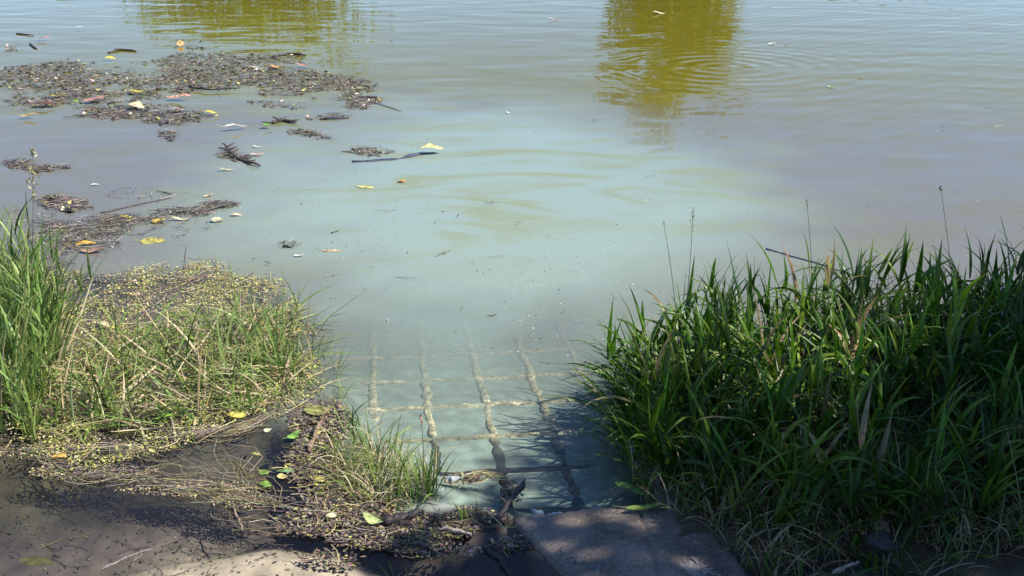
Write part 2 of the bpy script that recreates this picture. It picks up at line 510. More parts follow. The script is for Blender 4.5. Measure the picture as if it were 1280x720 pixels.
def flake(name, pts, mat, colr, lift=0.0015, jag=0.5, parent=None):
    """a thin irregular patch that follows the ledge"""
    r = random.Random(len(pts) * 7 + int(pts[0][0]))
    C = np.array([g(a, b, 0.06)[:2] for a, b in pts])
    out = []
    for i in range(len(C)):
        a, b = C[i], C[(i + 1) % len(C)]
        for t in (0, .14, .28, .42, .57, .71, .86):
            q = a + (b - a) * t
            d = np.linalg.norm(b - a)
            if t: q = q + np.array([r.uniform(-1, 1), r.uniform(-1, 1)]) * d * jag * 0.35
            out.append(q)
    cen = np.mean(out, 0)
    V = [(q[0], q[1], slab_z(*q) + lift) for q in out] + [(q[0] * .5 + cen[0] * .5, q[1] * .5 + cen[1] * .5, slab_z(*(q * .5 + cen * .5)) + lift + .001) for q in out] + [(cen[0], cen[1], slab_z(*cen) + lift + 0.001)]
    n = len(out)
    Fc = [(i, (i + 1) % n, n + (i + 1) % n, n + i) for i in range(n)] + [(n + i, n + (i + 1) % n, 2 * n) for i in range(n)]
    return mesh_obj(name, V, Fc, mat, np.tile(colr, (len(V), 1)), parent=parent)

M_PALE = mat_tint('pale_crust', 0.8, 0.2, 60, 0.35, 0.4, 90)
flake('pale_patch', [(848, 697), (862, 694), (868, 687), (874, 691), (880, 697), (892, 700), (903, 710), (884, 708), (878, 716), (868, 716)], M_PALE, (.27, .24, .22), parent=slab)  # largest patch: pale, leaf-shaped, sharp-edged
flake('pale_patch', [(708, 688), (718, 684), (727, 683), (735, 688), (727, 693), (715, 695)], M_PALE, (.20, .18, .16), parent=slab)  # lime stains, this and the two below
flake('pale_patch', [(722, 715), (738, 704), (744, 694), (752, 697), (748, 710), (738, 722)], M_PALE, (.16, .15, .14), parent=slab)
flake('pale_patch', [(698, 677), (704, 673), (708, 677), (703, 681)], M_PALE, (.20, .18, .16), parent=slab)

# ------------------------------------------------------------------ submerged grid of concrete bars
gridroot = empty('submerged_grid', (0, 3.4, -0.1))
tag(gridroot, 'submerged concrete grid of crossed bars on the bed below the ledge', 'grid')
def gz(y): return -0.045 - 0.075 * (y - 3.35)
GO = np.array(g(727, 634, -0.05)[:2]); GD = np.array([-0.125, 0.992]); GD /= np.linalg.norm(GD); GX = np.array([GD[1], -GD[0]])
def bar(name, a, b, w, h, dark_to, seed):
    a, b = np.array(a), np.array(b)
    L = np.linalg.norm(b - a); n = max(int(L / 0.03), 6)
    t = np.linspace(0, 1, n)
    d = (b - a) / L; nr = np.array([d[1], -d[0]])
    c = a + (b - a) * t[:, None]
    wob = fbm(c + seed, 4.0) - .5; wv = fbm(c + seed * 2, 18.0); hv = fbm(c + seed * 3, 11.0) - .5
    c = c + nr * (wob[:, None] * 0.035)
    prof = [(-.5, -1.6), (-.5, -.25), (-.3, .0), (.3, .0), (.5, -.25), (.5, -1.6)]
    V, cols = [], []
    for i in range(n):
        ww = w * (0.7 + .6 * wv[i]) * (1 + .22 * rng.normal())
        zt = gz(c[i][1]) + 0.02 * hv[i]
        for k, (u, v) in enumerate(prof):
            q = c[i] + nr * u * ww * (1 + .25 * rng.normal() * .4)
            V.append((q[0], q[1], zt + v * h + rng.normal() * .002))
            # shade painted in: bars dark by the ledge, pale with silt further out
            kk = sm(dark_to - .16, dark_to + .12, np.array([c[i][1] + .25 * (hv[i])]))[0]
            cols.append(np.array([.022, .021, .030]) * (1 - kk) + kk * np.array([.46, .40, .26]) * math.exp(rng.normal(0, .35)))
    m = len(prof)
    Fc = np.array([(i * m + k, i * m + k + 1, (i + 1) * m + k + 1, (i + 1) * m + k) for i in range(n - 1) for k in range(m - 1)])
    V = np.array(V) - np.array([0, 3.4, -.1])
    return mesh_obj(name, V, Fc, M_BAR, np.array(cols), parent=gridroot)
CW, CL = 0.268, 0.345
for i in range(-5, 2):
    o = GO + GX * CW * i
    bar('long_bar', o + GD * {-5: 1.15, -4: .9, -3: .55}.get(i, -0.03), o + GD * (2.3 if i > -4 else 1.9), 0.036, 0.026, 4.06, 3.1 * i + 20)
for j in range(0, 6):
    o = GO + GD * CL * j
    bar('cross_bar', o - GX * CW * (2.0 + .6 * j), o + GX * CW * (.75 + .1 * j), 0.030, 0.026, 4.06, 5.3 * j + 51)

# ------------------------------------------------------------------ grass
def blades(B, az, length, width, th0, bend, cols, S=7, pw=1.5, tipc=None, fold=0.35):
    """ribbons with a folded section; th0 angle from the vertical at the base, bend more at the tip"""
    N = len(B)
    s = np.linspace(0, 1, S + 1)
    th = th0[:, None] + bend[:, None] * s[None, :] ** pw
    ds = (length / S)[:, None]
    h = np.concatenate([np.zeros((N, 1)), np.cumsum(np.sin((th[:, 1:] + th[:, :-1]) / 2) * ds, 1)], 1)
    v = np.concatenate([np.zeros((N, 1)), np.cumsum(np.cos((th[:, 1:] + th[:, :-1]) / 2) * ds, 1)], 1)
    dx, dy = np.cos(az), np.sin(az)
    curl = (rng.normal(0, .35, N))[:, None] * s[None, :] ** 2 * length[:, None] * .5
    C = np.stack([B[:, 0:1] + dx[:, None] * h - dy[:, None] * curl, B[:, 1:2] + dy[:, None] * h + dx[:, None] * curl, B[:, 2:3] + v], 2)
    prof = np.minimum(1, 0.45 + 2.2 * s) * np.clip(1 - s ** 2.2, 0.02, 1)
    tw = rng.normal(0, .6, N)[:, None] * (0.3 + s[None, :])
    px, py = -dy[:, None], dx[:, None]
    # side vector turns about the centre line by tw
    nxh, nyh, nzv = dx[:, None] * np.cos(th), dy[:, None] * np.cos(th), -np.sin(th)
    sx, sy, sz = px * np.cos(tw) + nxh * np.sin(tw), py * np.cos(tw) + nyh * np.sin(tw), nzv * np.sin(tw)
    ux, uy, uz = -px * np.sin(tw) + nxh * np.cos(tw), -py * np.sin(tw) + nyh * np.cos(tw), nzv * np.cos(tw)
    W = (width[:, None] * prof[None, :] / 2)
    Sd = np.stack([sx, sy, sz], 2) * W[:, :, None]
    Up = np.stack([ux, uy, uz], 2) * W[:, :, None] * fold
    V = np.stack([C - Sd + Up, C, C + Sd + Up], 2).reshape(-1, 3)
    base = (np.arange(N) * (S + 1) * 3)[:, None, None]
    k = (np.arange(S) * 3)[None, :, None]
    q1 = base + k + np.array([0, 1, 4, 3])[None, None, :]
    q2 = base + k + np.array([1, 2, 5, 4])[None, None, :]
    F = np.concatenate([q1.reshape(-1, 4), q2.reshape(-1, 4)])
    cc = np.repeat(cols[:, None, :], S + 1, 1)
    if tipc is not None:
        cc = cc + (tipc[:, None, :] - cc) * (s[None, :, None] ** 3)
    cc = np.repeat(cc[:, :, None, :], 3, 2).reshape(-1, 3)
    return V, F, cc

def cat(parts):
    V, F, C, o = [], [], [], 0
    for v, f, c in parts:
        V.append(v); F.append(f + o); C.append(c); o += len(v)
    return np.concatenate(V), np.concatenate(F), np.concatenate(C)

def pick(poly, n, edge=0.0):
    lo, hi = poly.min(0), poly.max(0)
    out = np.zeros((0, 2))
    while len(out) < n:
        Q = lo + rng.random((n * 3, 2)) * (hi - lo)
        out = np.vstack([out, Q[sdf(Q, poly) > edge]])
    return out[:n]

def mixc(n, cols, wts, jit=.18):
    i = rng.choice(len(cols), n, p=np.array(wts) / sum(wts))
    c = np.array(cols)[i] * np.exp(rng.normal(0, jit, (n, 1))) * np.exp(rng.normal(0, jit * .35, (n, 3)))
    return c

def stems_with_leaves(B, H, lw, cols, lean=.15, nl=(4, 7), llen=(.16, .34), droop=(.3, 1.5), stemw=.005, leanaz=None):
    """canary-grass shoots: a stem each, leaves leaving it at the nodes"""
    N = len(B)
    az = rng.uniform(0, 2 * math.pi, N) if leanaz is None else leanaz
    th0 = np.abs(rng.normal(0, lean, N)); bd = np.abs(rng.normal(0, .18, N))
    parts = [blades(B, az, H, np.full(N, stemw), th0, bd, cols * .9, S=4, fold=.9)]
    k = rng.integers(nl[0], nl[1], N)
    idx = np.repeat(np.arange(N), k)
    pos = rng.uniform(.12, 1.0, len(idx)); pos = np.where(rng.random(len(idx)) < .25, 1.0, pos)
    t = th0[idx] + bd[idx] * pos * .5
    LB = B[idx] + np.stack([np.cos(az[idx]) * np.sin(t), np.sin(az[idx]) * np.sin(t), np.cos(t)], 1) * (H[idx] * pos)[:, None] * .985
    M = len(idx)
    la = rng.uniform(0, 2 * math.pi, M)
    L = rng.uniform(llen[0], llen[1], M) * (0.75 + .35 * (1 - np.abs(pos - .6)))
    parts.append(blades(LB, la, L, rng.uniform(lw[0], lw[1], M), np.where(pos > .99, rng.uniform(.0, .35, M), rng.uniform(.25, .7, M)), rng.uniform(droop[0], droop[1], M) * np.where(pos > .99, .45, 1), cols[idx] * np.exp(rng.normal(0, .15, (M, 1)))))
    return cat(parts)

GREENS = [(.052, .125, .008), (.080, .165, .010), (.030, .075, .008), (.14, .21, .02)]
STRAW = [(.46, .38, .21), (.33, .25, .12), (.56, .48, .30), (.20, .14, .07)]
YG = [(.16, .24, .045), (.22, .28, .06), (.11, .20, .035)]

def ground3(Q, dz=-0.01):
    return np.column_stack([Q, bed(Q) + dz])

# right bank
RB = np.vstack([gpoly([(800, 615), (780, 560), (775, 500), (850, 460), (1000, 445), (1320, 432), (1500, 440), (1500, 640), (1330, 690), (1200, 690), (1110, 690), (1010, 700), (935, 690), (880, 640)])])
Q = pick(RB, 820)
Q = Q[fbm(Q, 3.5) > .36]
hfac = 0.62 + 0.5 * sm(3.1, 4.3, Q[:, 1]) * (0.55 + .45 * sm(.5, 1.6, Q[:, 0]))
parts = [stems_with_leaves(ground3(Q), rng.uniform(.15, .41, len(Q)) * hfac, (.009, .028), mixc(len(Q), GREENS + YG[:1] + STRAW[1:2], [4, 3.5, 3, 1.6, .5, .25]), lean=.26, droop=(.4, 2.1))]
Q = pick(RB, 900)
hf = 0.6 + 0.5 * sm(3.1, 4.3, Q[:, 1]) * (0.6 + .4 * sm(.5, 1.6, Q[:, 0]))
parts.append(blades(ground3(Q), rng.uniform(0, 6.3, len(Q)), rng.uniform(.22, .54, len(Q)) * hf, rng.uniform(.007, .016, len(Q)), np.abs(rng.normal(.1, .2, len(Q))), rng.uniform(.1, 1.9, len(Q)), mixc(len(Q), GREENS + YG[:1] + STRAW[:2], [4, 3, 3, 1.2, .6, .35, .35])))
# dead blades hanging through it
Q = pick(RB, 420)
parts.append(blades(ground3(Q), rng.uniform(0, 6.3, len(Q)), rng.uniform(.15, .45, len(Q)), rng.uniform(.003, .008, len(Q)), np.abs(rng.normal(.4, .35, len(Q))), rng.uniform(.3, 2.2, len(Q)), mixc(len(Q), STRAW, [3, 3, 2, 3])))
# fringe leaning out over the water on the left of the bank
FR = gpoly([(800, 615), (772, 560), (768, 490), (800, 460), (840, 470), (830, 560), (850, 620)])
Q = pick(FR, 260)
parts.append(blades(ground3(Q), rng.normal(math.pi, .8, len(Q)), rng.uniform(.2, .45, len(Q)), rng.uniform(.008, .017, len(Q)), np.abs(rng.normal(.35, .25, len(Q))), rng.uniform(.3, 1.5, len(Q)), mixc(len(Q), GREENS + YG, [4, 3, 3, 1, 1, 1, 1])))
V, F, C = cat(parts)
tag(mesh_obj('grass', V, F, M_GRASS, C), 'tall dense green grass in the shade on the right bank', 'grass', kind='stuff')
# dry stalks and low growth at its foot
LOW = gpoly([(800, 632), (788, 590), (860, 560), (1000, 590), (1180, 600), (1330, 600), (1340, 700), (1100, 735), (950, 735), (900, 680)])
Q = pick(LOW, 2500)
parts = [blades(ground3(Q), rng.uniform(0, 6.3, len(Q)), rng.uniform(.06, .24, len(Q)), rng.uniform(.003, .008, len(Q)), np.abs(rng.normal(.6, .45, len(Q))), rng.uniform(.2, 1.8, len(Q)), mixc(len(Q), STRAW + YG, [4, 3, 3.5, 2.5, 2, 1, 2]), S=5)]
Q = pick(LOW, 420)
parts.append(blades(ground3(Q), rng.uniform(0, 6.3, len(Q)), rng.uniform(.10, .30, len(Q)), rng.uniform(.007, .014, len(Q)), np.abs(rng.normal(.4, .3, len(Q))), rng.uniform(.3, 1.6, len(Q)), mixc(len(Q), GREENS + YG, [3, 3, 2, 2, 1, 1, 2]), S=6))
V, F, C = cat(parts)
tag(mesh_obj('dry_grass', V, F, M_GRASS, C), 'tangled dry stalks and low blades at the foot of the right bank', 'dry grass', kind='stuff')

# left edge clump
LC = gpoly([(-120, 395), (20, 385), (75, 400), (85, 450), (60, 500), (40, 545), (-140, 550)])
Q = pick(LC, 330)
GL = [(.14, .225, .050), (.20, .29, .075), (.27, .33, .11), (.08, .14, .03)]
parts = [stems_with_leaves(ground3(Q), rng.uniform(.25, .55, len(Q)), (.008, .015), mixc(len(Q), GL, [3, 3, 2, 2]), lean=.26, nl=(3, 5), droop=(.2, .9))]
Q = pick(LC, 420)
parts.append(blades(ground3(Q), rng.normal(.2, 1.3, len(Q)), rng.uniform(.3, .72, len(Q)), rng.uniform(.007, .014, len(Q)), np.abs(rng.normal(.2, .2, len(Q))), rng.uniform(.05, .8, len(Q)), mixc(len(Q), GL + STRAW[:1], [3, 3, 2, 2, 1])))
V, F, C = cat(parts)
tag(mesh_obj('grass', V, F, M_GRASS, C), 'tall sunlit grass clump cut by the left edge of the picture', 'grass', kind='stuff')

# thin marsh grass over the floating mat
MG = gpoly([(70, 470), (150, 420), (300, 395), (380, 400), (395, 470), (330, 520), (180, 545), (20, 550), (10, 500)])
Q = pick(MG, 220)
Q = Q[(fbm(Q, 5.0) > .44)]
parts = [blades(ground3(Q), rng.uniform(0, 6.3, len(Q)), rng.uniform(.10, .34, len(Q)), rng.uniform(.006, .015, len(Q)), np.abs(rng.normal(.15, .25, len(Q))), rng.uniform(.05, .9, len(Q)), mixc(len(Q), GL, [3, 3, 2, 2]))]
for cx, cy, n in ((335, 470, 16), (352, 440, 10), (225, 470, 11), (120, 520, 11), (260, 500, 9), (290, 440, 6), (40, 540, 14)):
    c0 = np.array(g(cx, cy)[:2])
    Q = c0 + rng.normal(0, .05, (n, 2))
    parts.append(blades(ground3(Q), rng.uniform(0, 6.3, n), rng.uniform(.25, .52, n), rng.uniform(.007, .012, n), np.abs(rng.normal(.12, .18, n)), rng.uniform(.05, .7, n), mixc(n, GL, [3, 3, 2, 2])))
# bent and broken blades lying on the water
Q = pick(MG, 1300)
parts.append(blades(np.column_stack([Q, np.maximum(bed(Q), 0) + rng.uniform(.0, .05, len(Q))]), rng.uniform(0, 6.3, len(Q)), rng.uniform(.08, .40, len(Q)), rng.uniform(.004, .012, len(Q)), rng.normal(1.3, .35, len(Q)), rng.uniform(0, .5, len(Q)), mixc(len(Q), GL + STRAW + YG, [2, 2, 2, 1, 3, 2, 3, 1, 2, 2, 1]), S=5))
Q = pick(gpoly([(380, 420), (420, 440), (440, 500), (430, 530), (390, 500)]), 46)
parts.append(blades(np.column_stack([Q, np.full(len(Q), .01)]), rng.uniform(-1.5, 1.5, len(Q)), rng.uniform(.10, .28, len(Q)), rng.uniform(.004, .008, len(Q)), rng.uniform(.3, 1.4, len(Q)), rng.uniform(0, .6, len(Q)), mixc(len(Q), GL + STRAW[:1], [2, 2, 2, 1, 2]), S=5))
V, F, C = cat(parts)
tag(mesh_obj('grass', V, F, M_GRASS, C), 'thin sunlit marsh grass growing through the floating plant mat on the left', 'grass', kind='stuff')

# tuft with straw beside the grid
TG = gpoly([(415, 600), (420, 560), (470, 560), (520, 590), (550, 615), (545, 632), (480, 640), (430, 630)])
Q = pick(TG, 520)
parts = [blades(ground3(Q), rng.uniform(0, 6.3, len(Q)), rng.uniform(.08, .26, len(Q)), rng.uniform(.003, .006, len(Q)), np.abs(rng.normal(.5, .35, len(Q))), rng.uniform(.5, 2.2, len(Q)), mixc(len(Q), STRAW[:3] + YG, [3, 2, 3, 3, 3, 1]), S=6)]
Q = pick(TG, 60)
parts.append(blades(ground3(Q), rng.uniform(0, 6.3, len(Q)), rng.uniform(.14, .30, len(Q)), rng.uniform(.005, .010, len(Q)), np.abs(rng.normal(.15, .2, len(Q))), rng.uniform(.1, 1.3, len(Q)), mixc(len(Q), YG + GL, [3, 3, 2, 1, 2, 2, 1])))
for cx, cy, n, l0, l1 in ((528, 628, 22, .12, .28), (440, 545, 14, .14, .26), (470, 575, 8, .14, .26), (590, 655, 8, .05, .14), (500, 712, 7, .10, .22), (610, 705, 5, .08, .14), (530, 718, 5, .1, .2)):
    Q = np.array(g(cx, cy)[:2]) + rng.normal(0, .03, (n, 2))
    parts.append(blades(ground3(Q), rng.uniform(0, 6.3, n), rng.uniform(l0, l1, n), rng.uniform(.005, .010, n), np.abs(rng.normal(.15, .2, n)), rng.uniform(.1, .9, n), mixc(n, YG + GL, [2, 2, 2, 1, 2, 2, 1])))
V, F, C = cat(parts)
tag(mesh_obj('grass', V, F, M_GRASS, C), 'short straw and green tuft beside the submerged grid', 'grass', kind='stuff')

# ------------------------------------------------------------------ floating plant debris
def bits(P3, L, W, cols, flat=.3):
    """small bent scraps: two quads each"""
    N = len(P3)
    a = rng.uniform(0, 2 * math.pi, N); tl = rng.normal(0, flat, N); rl = rng.normal(0, flat, N); bn = rng.normal(0, .25, N)
    d = np.stack([np.cos(a) * np.cos(tl), np.sin(a) * np.cos(tl), np.sin(tl)], 1) * (L / 2)[:, None]
    e = np.stack([-np.sin(a) * np.cos(rl), np.cos(a) * np.cos(rl), np.sin(rl)], 1) * (W / 2)[:, None]
    up = np.zeros((N, 3)); up[:, 2] = bn * L * .5
    V = np.stack([P3 - d - e * .35 + up, P3 - d + e * .35 + up, P3 - e, P3 + e, P3 + d - e * .3 + up, P3 + d + e * .3 + up], 1).reshape(-1, 3)
    b = (np.arange(N) * 6)[:, None]
    F = np.concatenate([b + np.array([[0, 2, 3, 1]]), b + np.array([[2, 4, 5, 3]])])
    return V, F, np.repeat(cols, 6, 0)

def straws(P3, L, W, cols, az=None, tilt=.12):
    """thin three-sided stalks, slightly bent"""
    N = len(P3)
    a = rng.uniform(0, 2 * math.pi, N) if az is None else az
    tl = rng.normal(0, tilt, N)
    d = np.stack([np.cos(a) * np.cos(tl), np.sin(a) * np.cos(tl), np.sin(tl)], 1)
    s = np.stack([-np.sin(a), np.cos(a), np.zeros(N)], 1)
    bow = rng.normal(0, .16, N) * L
    rings = []
    for t in (-.5, -.17, .17, .5):
        c = P3 + d * (L * t)[:, None] + s * (bow * (1 - 4 * t * t))[:, None]
        r = (W / 2 * (1 - .3 * (t + .5)))[:, None]
        up = np.array([[0, 0, 1.]])
        rings += [c + s * r, c - s * r, c + up * r * 1.3]
    V = np.stack(rings, 1).reshape(-1, 3)
    b = (np.arange(N) * 12)[:, None]
    F = []
    for k in range(3):
        for i, j in ((0, 1), (1, 2), (2, 0)):
            F.append(b + np.array([[3 * k + i, 3 * k + j, 3 * k + 3 + j, 3 * k + 3 + i]]))
    return V, np.concatenate(F), np.repeat(cols, 12, 0)

def blob_points(blobs):
    """points on the water, thrown round the centres of patches seen in the photograph"""
    out = []
    for cx, cy, rx, ry, n in blobs:
        m = int(n * 1.6)
        r = np.sqrt(rng.random(m)); a = rng.uniform(0, 6.283, m)
        px, py = cx + rx * r * np.cos(a), cy + ry * r * np.sin(a)
        Q = np.array([g(u, v)[:2] for u, v in zip(px, py)])
        f = fbm(Q, 3.0)
        k = (f - .5) * 1.6 + (1 - r) * .9 + .35 > rng.random(m) * .8
        out.append(Q[k][:n])
    return np.concatenate(out)

DK = [(.030, .024, .026), (.065, .052, .054), (.15, .125, .125), (.26, .22, .21), (.19, .18, .07), (.42, .36, .26), (.10, .11, .035)]
far_blobs = [(75, 98, 80, 22, .9), (150, 92, 40, 16, .6), (280, 86, 88, 26, 1.25), (245, 98, 62, 20, 1.1), (345, 96, 60, 18, 1.1), (362, 71, 30, 6, .9),
             (405, 108, 62, 12, 1.1), (450, 127, 26, 11, 1.1), (150, 139, 62, 16, .9), (225, 146, 62, 11, .9), (40, 128, 50, 12, .55), (85, 124, 44, 10, .6), (110, 112, 66, 12, .75), (180, 108, 30, 20, .45),
             (220, 168, 24, 7, .5), (15, 62, 20, 9, .45), (58, 205, 24, 6, .7), (380, 165, 28, 6, .45), (455, 190, 50, 7, .5), (305, 195, 22, 9, .8), (75, 258, 26, 14, .6), (20, 200, 28, 8, .45), (350, 130, 60, 8, .35), (420, 145, 40, 6, .4), (240, 120, 240, 60, .10)]
m = 90000
px, py = rng.uniform(-10, 500, m), rng.uniform(48, 275, m)
w_ = np.zeros(m)
Qa = np.array([g(u, v)[:2] for u, v in zip(px, py)])
wx, wy = (fbm(Qa, 1.6) - .5) * 70, (fbm(Qa + 31, 1.6) - .5) * 26
for cx, cy, rx, ry, k_ in far_blobs:
    w_ = np.maximum(w_, k_ * np.exp(-1.3 * (((px + wx - cx) / rx) ** 2 + ((py + wy - cy) / ry) ** 2) ** 1.3))
fa, fb = fbm(Qa * np.array([.6, 1.]), 3.2), fbm(Qa, 11.0)
Q = Qa[(w_ * (.35 + 1.3 * fa) > .17 + .42 * (fb - .3) + .42 * rng.random(m) ** 1.5) & (rng.random(m) < .85)]
n = len(Q)
hump = np.clip(fbm(Q, 6.0) - .42, 0, 1) * .03
z = .003 + rng.random(n) * (.004 + hump)
sz = np.exp(rng.normal(0, .5, n))
big = fbm(Q, 2.5)[:, None]
base = mixc(n, DK, [1.6, 2.6, 4.5, 3.2, 2.2, 1.4, 1], .25) * (.7 + .6 * big)
parts = [bits(np.column_stack([Q, z]), np.clip(.021 * sz, .006, .07), np.clip(.007 * sz, .003, .02), base, .18)]
# sodden leaves that hold the raft together
k = (rng.random(n) < .16); m = int(k.sum())
parts.append(bits(np.column_stack([Q[k], np.full(m, .0025) + rng.random(m) * .002]), rng.uniform(.04, .10, m), rng.uniform(.03, .06, m), mixc(m, [(.07, .058, .056), (.12, .10, .092), (.14, .125, .07)], [1, 1, .7], .2), .03))
k = rng.random(n) < .16; m = int(k.sum())
parts.append(straws(np.column_stack([Q[k], z[k] + .003]), rng.uniform(.04, .20, m), rng.uniform(.002, .006, m), mixc(m, DK, [3, 3, 3, 2, 1, 1, .5], .3), az=rng.normal(-.05, .8, m), tilt=.06))
# flecks of colour
k = rng.random(n) < .012; m = int(k.sum())
parts.append(bits(np.column_stack([Q[k], z[k] + .006]), rng.uniform(.03, .07, m), rng.uniform(.015, .04, m), mixc(m, [(.5, .42, .12), (.42, .26, .22), (.5, .45, .36), (.2, .26, .08)], [1, 1, 1, .7], .2), .25))
V, F, C = cat(parts)
tag(mesh_obj('floating_debris', V, F, M_DEBRIS, C), 'raft of wet plant scraps and twigs floating at the upper left', 'plant debris', kind='stuff')

mid_blobs = [(110, 285, 60, 12, 420), (160, 275, 55, 8, 420), (230, 266, 40, 6, 260), (275, 257, 28, 5, 220), (110, 303, 40, 12, 200), (70, 300, 40, 22, 320), (200, 285, 70, 14, 60), (190, 245, 60, 10, 50),
             (360, 305, 12, 4, 30), (45, 270, 40, 20, 60), (40, 330, 50, 14, 300), (500, 320, 260, 90, 45), (900, 130, 380, 100, 25)]
Q = blob_points(mid_blobs); n = len(Q)
z = .003 + rng.random(n) * .014
parts = [bits(np.column_stack([Q, z]), rng.uniform(.008, .03, n), rng.uniform(.004, .012, n), mixc(n, DK, [3, 3, 3, 2, 1, 1, 1], .3))]
k = rng.random(n) < .25; m = int(k.sum())
parts.append(straws(np.column_stack([Q[k], z[k] + .004]), rng.uniform(.04, .18, m), rng.uniform(.002, .006, m), mixc(m, DK, [3, 3, 3, 2, 1, 1, .5], .3), az=rng.normal(.35, .5, m)))
V, F, C = cat(parts)
tag(mesh_obj('floating_debris', V, F, M_DEBRIS, C), 'thin drifting line of dark scraps on the water behind the left grass', 'plant debris', kind='stuff')

# the near mat: duckweed and rotting leaves, dense towards the grass
MATP = gpoly([(-60, 330), (0, 338), (140, 342), (240, 335), (335, 352), (368, 395), (395, 450), (420, 490), (425, 540), (420, 600), (380, 610), (350, 560), (300, 530), (200, 555), (100, 580), (0, 560), (-60, 560)])
mc_ = MATP.mean(0)
Q = pick(mc_ + (MATP - mc_) * 1.12, 92000)
e = sdf(Q, MATP) + .55 * (fbm(Q, 2.6) - .5)
Q, e = Q[e > 0], e[e > 0]
f = fbm(Q, 4.0); f2 = fbm(Q, 14.0)
Q_ok = (f * 1.0 + f2 * .45 - .22 + sm(0, .25, e) * .26 > .38 + rng.random(len(Q)) * .36)
Q, f = Q[Q_ok], f[Q_ok]; n = len(Q)
z = np.maximum(bed(Q), 0.001) + .002 + rng.random(n) ** 2 * .018
MC = [(.42, .40, .12), (.32, .35, .08), (.48, .42, .26), (.34, .28, .19), (.13, .105, .095), (.06, .05, .05), (.22, .18, .175)]
kf = sm(.36, .54, f)
ci = mixc(n, MC, [5, 6, 2, 1.2, 1, .6, 1.4], .25)
cd = mixc(n, MC, [.7, .6, 1, 2, 3, 3, 3], .28)
cc = np.where((rng.random(n) < kf)[:, None], ci, cd)
sz = np.exp(rng.normal(0, .42, n))
parts = [bits(np.column_stack([Q, z]), np.clip(.0070 * sz, .003, .020), np.clip(.0046 * sz, .002, .012), cc, .3)]
k = rng.random(n) < .018; m = int(k.sum())
parts.append(straws(np.column_stack([Q[k], z[k] + .006]), rng.uniform(.04, .2, m), rng.uniform(.0015, .005, m), mixc(m, STRAW + MC[4:], [3, 3, 2, 2, 1, 1, 1], .25)))
V, F, C = cat(parts)
tag(mesh_obj('floating_mat', V, F, M_DEBRIS, C), 'yellow green mat of duckweed and scraps among the left grass', 'plant mat', kind='stuff')

# scraps round the tuft, towards the ledge
near_blobs = [(400, 530, 40, 30, 1300), (390, 580, 35, 30, 1000), (440, 640, 55, 18, 1500), (530, 662, 70, 15, 1700), (600, 650, 42, 10, 800), (480, 675, 70, 14, 1000), (380, 655, 45, 20, 420), (410, 610, 40, 30, 1100),
              (580, 602, 28, 4, 90), (640, 618, 14, 14, 120), (545, 690, 60, 10, 200), (415, 700, 40, 10, 120), (640, 680, 30, 10, 120)]
Q = blob_points(near_blobs); n = len(Q)
z = np.maximum(bed(Q), 0.001) + .002 + rng.random(n) ** 2 * .016
NC = [(.10, .075, .07), (.17, .13, .11), (.05, .04, .038), (.33, .28, .14), (.26, .27, .07), (.40, .33, .2), (.22, .17, .14)]
parts = [bits(np.column_stack([Q, z]), rng.uniform(.006, .024, n), rng.uniform(.005, .016, n), mixc(n, NC, [4, 2.5, 4, .8, 1.2, .5, 1.6], .3), .22)]
k = rng.random(n) < .075; m = int(k.sum())
parts.append(straws(np.column_stack([Q[k], z[k] + .004]), rng.uniform(.02, .13, m), rng.uniform(.0015, .005, m), mixc(m, NC + STRAW, [2, 2, 2, 2, 1, 2, 2, 2, 1, 1, 2], .25), az=rng.normal(-.5, .8, m)))
V, F, C = cat(parts)
tag(mesh_obj('floating_debris', V, F, M_DEBRIS, C), 'dark rotting scraps and straw round the tuft next to the ledge', 'plant debris', kind='stuff')

# trailing roots and straw across the puddle
parts = []
def strand(pts, n, spread, cols, lw=(.0015, .004), ll=(.08, .3)):
    C = np.array([g(a, b)[:2] for a, b in pts])
    seg = np.linalg.norm(np.diff(C, axis=0), axis=1); cs = np.concatenate([[0], np.cumsum(seg)])
    t = rng.random(n) * cs[-1]
    x = np.interp(t, cs, C[:, 0]); y = np.interp(t, cs, C[:, 1])
    i = np.clip(np.searchsorted(cs, t) - 1, 0, len(seg) - 1)
    dv = np.diff(C, axis=0)[i]
    az = np.arctan2(dv[:, 1], dv[:, 0]) + rng.normal(0, .22, n)
    Q = np.column_stack([x, y]) + rng.normal(0, spread, (n, 2))
    parts.append(straws(np.column_stack([Q, .003 + rng.random(n) * .015]), rng.uniform(ll[0], ll[1], n), rng.uniform(lw[0], lw[1], n), mixc(n, cols, [1] * len(cols), .25), az=az, tilt=.05))
TC = [(.30, .25, .19), (.20, .16, .13), (.42, .36, .26), (.13, .10, .09), (.25, .22, .10)]
strand([(40, 575), (110, 598), (180, 602), (260, 618), (350, 632)], 190, .022, TC, ll=(.05, .22))
strand([(60, 560), (150, 570), (260, 590), (330, 600)], 60, .03, TC)
strand([(200, 600), (300, 625), (400, 650), (480, 668)], 70, .035, TC)
strand([(230, 545), (300, 538), (340, 520)], 60, .02, TC)
strand([(275, 640), (330, 660), (400, 668)], 40, .03, TC, ll=(.06, .18))
strand([(570, 605), (600, 596), (630, 600)], 60, .010, STRAW, ll=(.05, .14))
strand([(330, 620), (300, 590), (290, 570)], 40, .03, TC)
Q = blob_points([(120, 592, 85, 11, 900), (240, 612, 100, 10, 1000), (320, 628, 60, 10, 400), (20, 566, 60, 8, 300)]); n = len(Q)
parts.append(bits(np.column_stack([Q, .002 + rng.random(n) * .008]), rng.uniform(.004, .016, n), rng.uniform(.003, .009, n), mixc(n, NC, [2, 2, 2, 2, 2, 2, 2], .3), .35))
V, F, C = cat(parts)
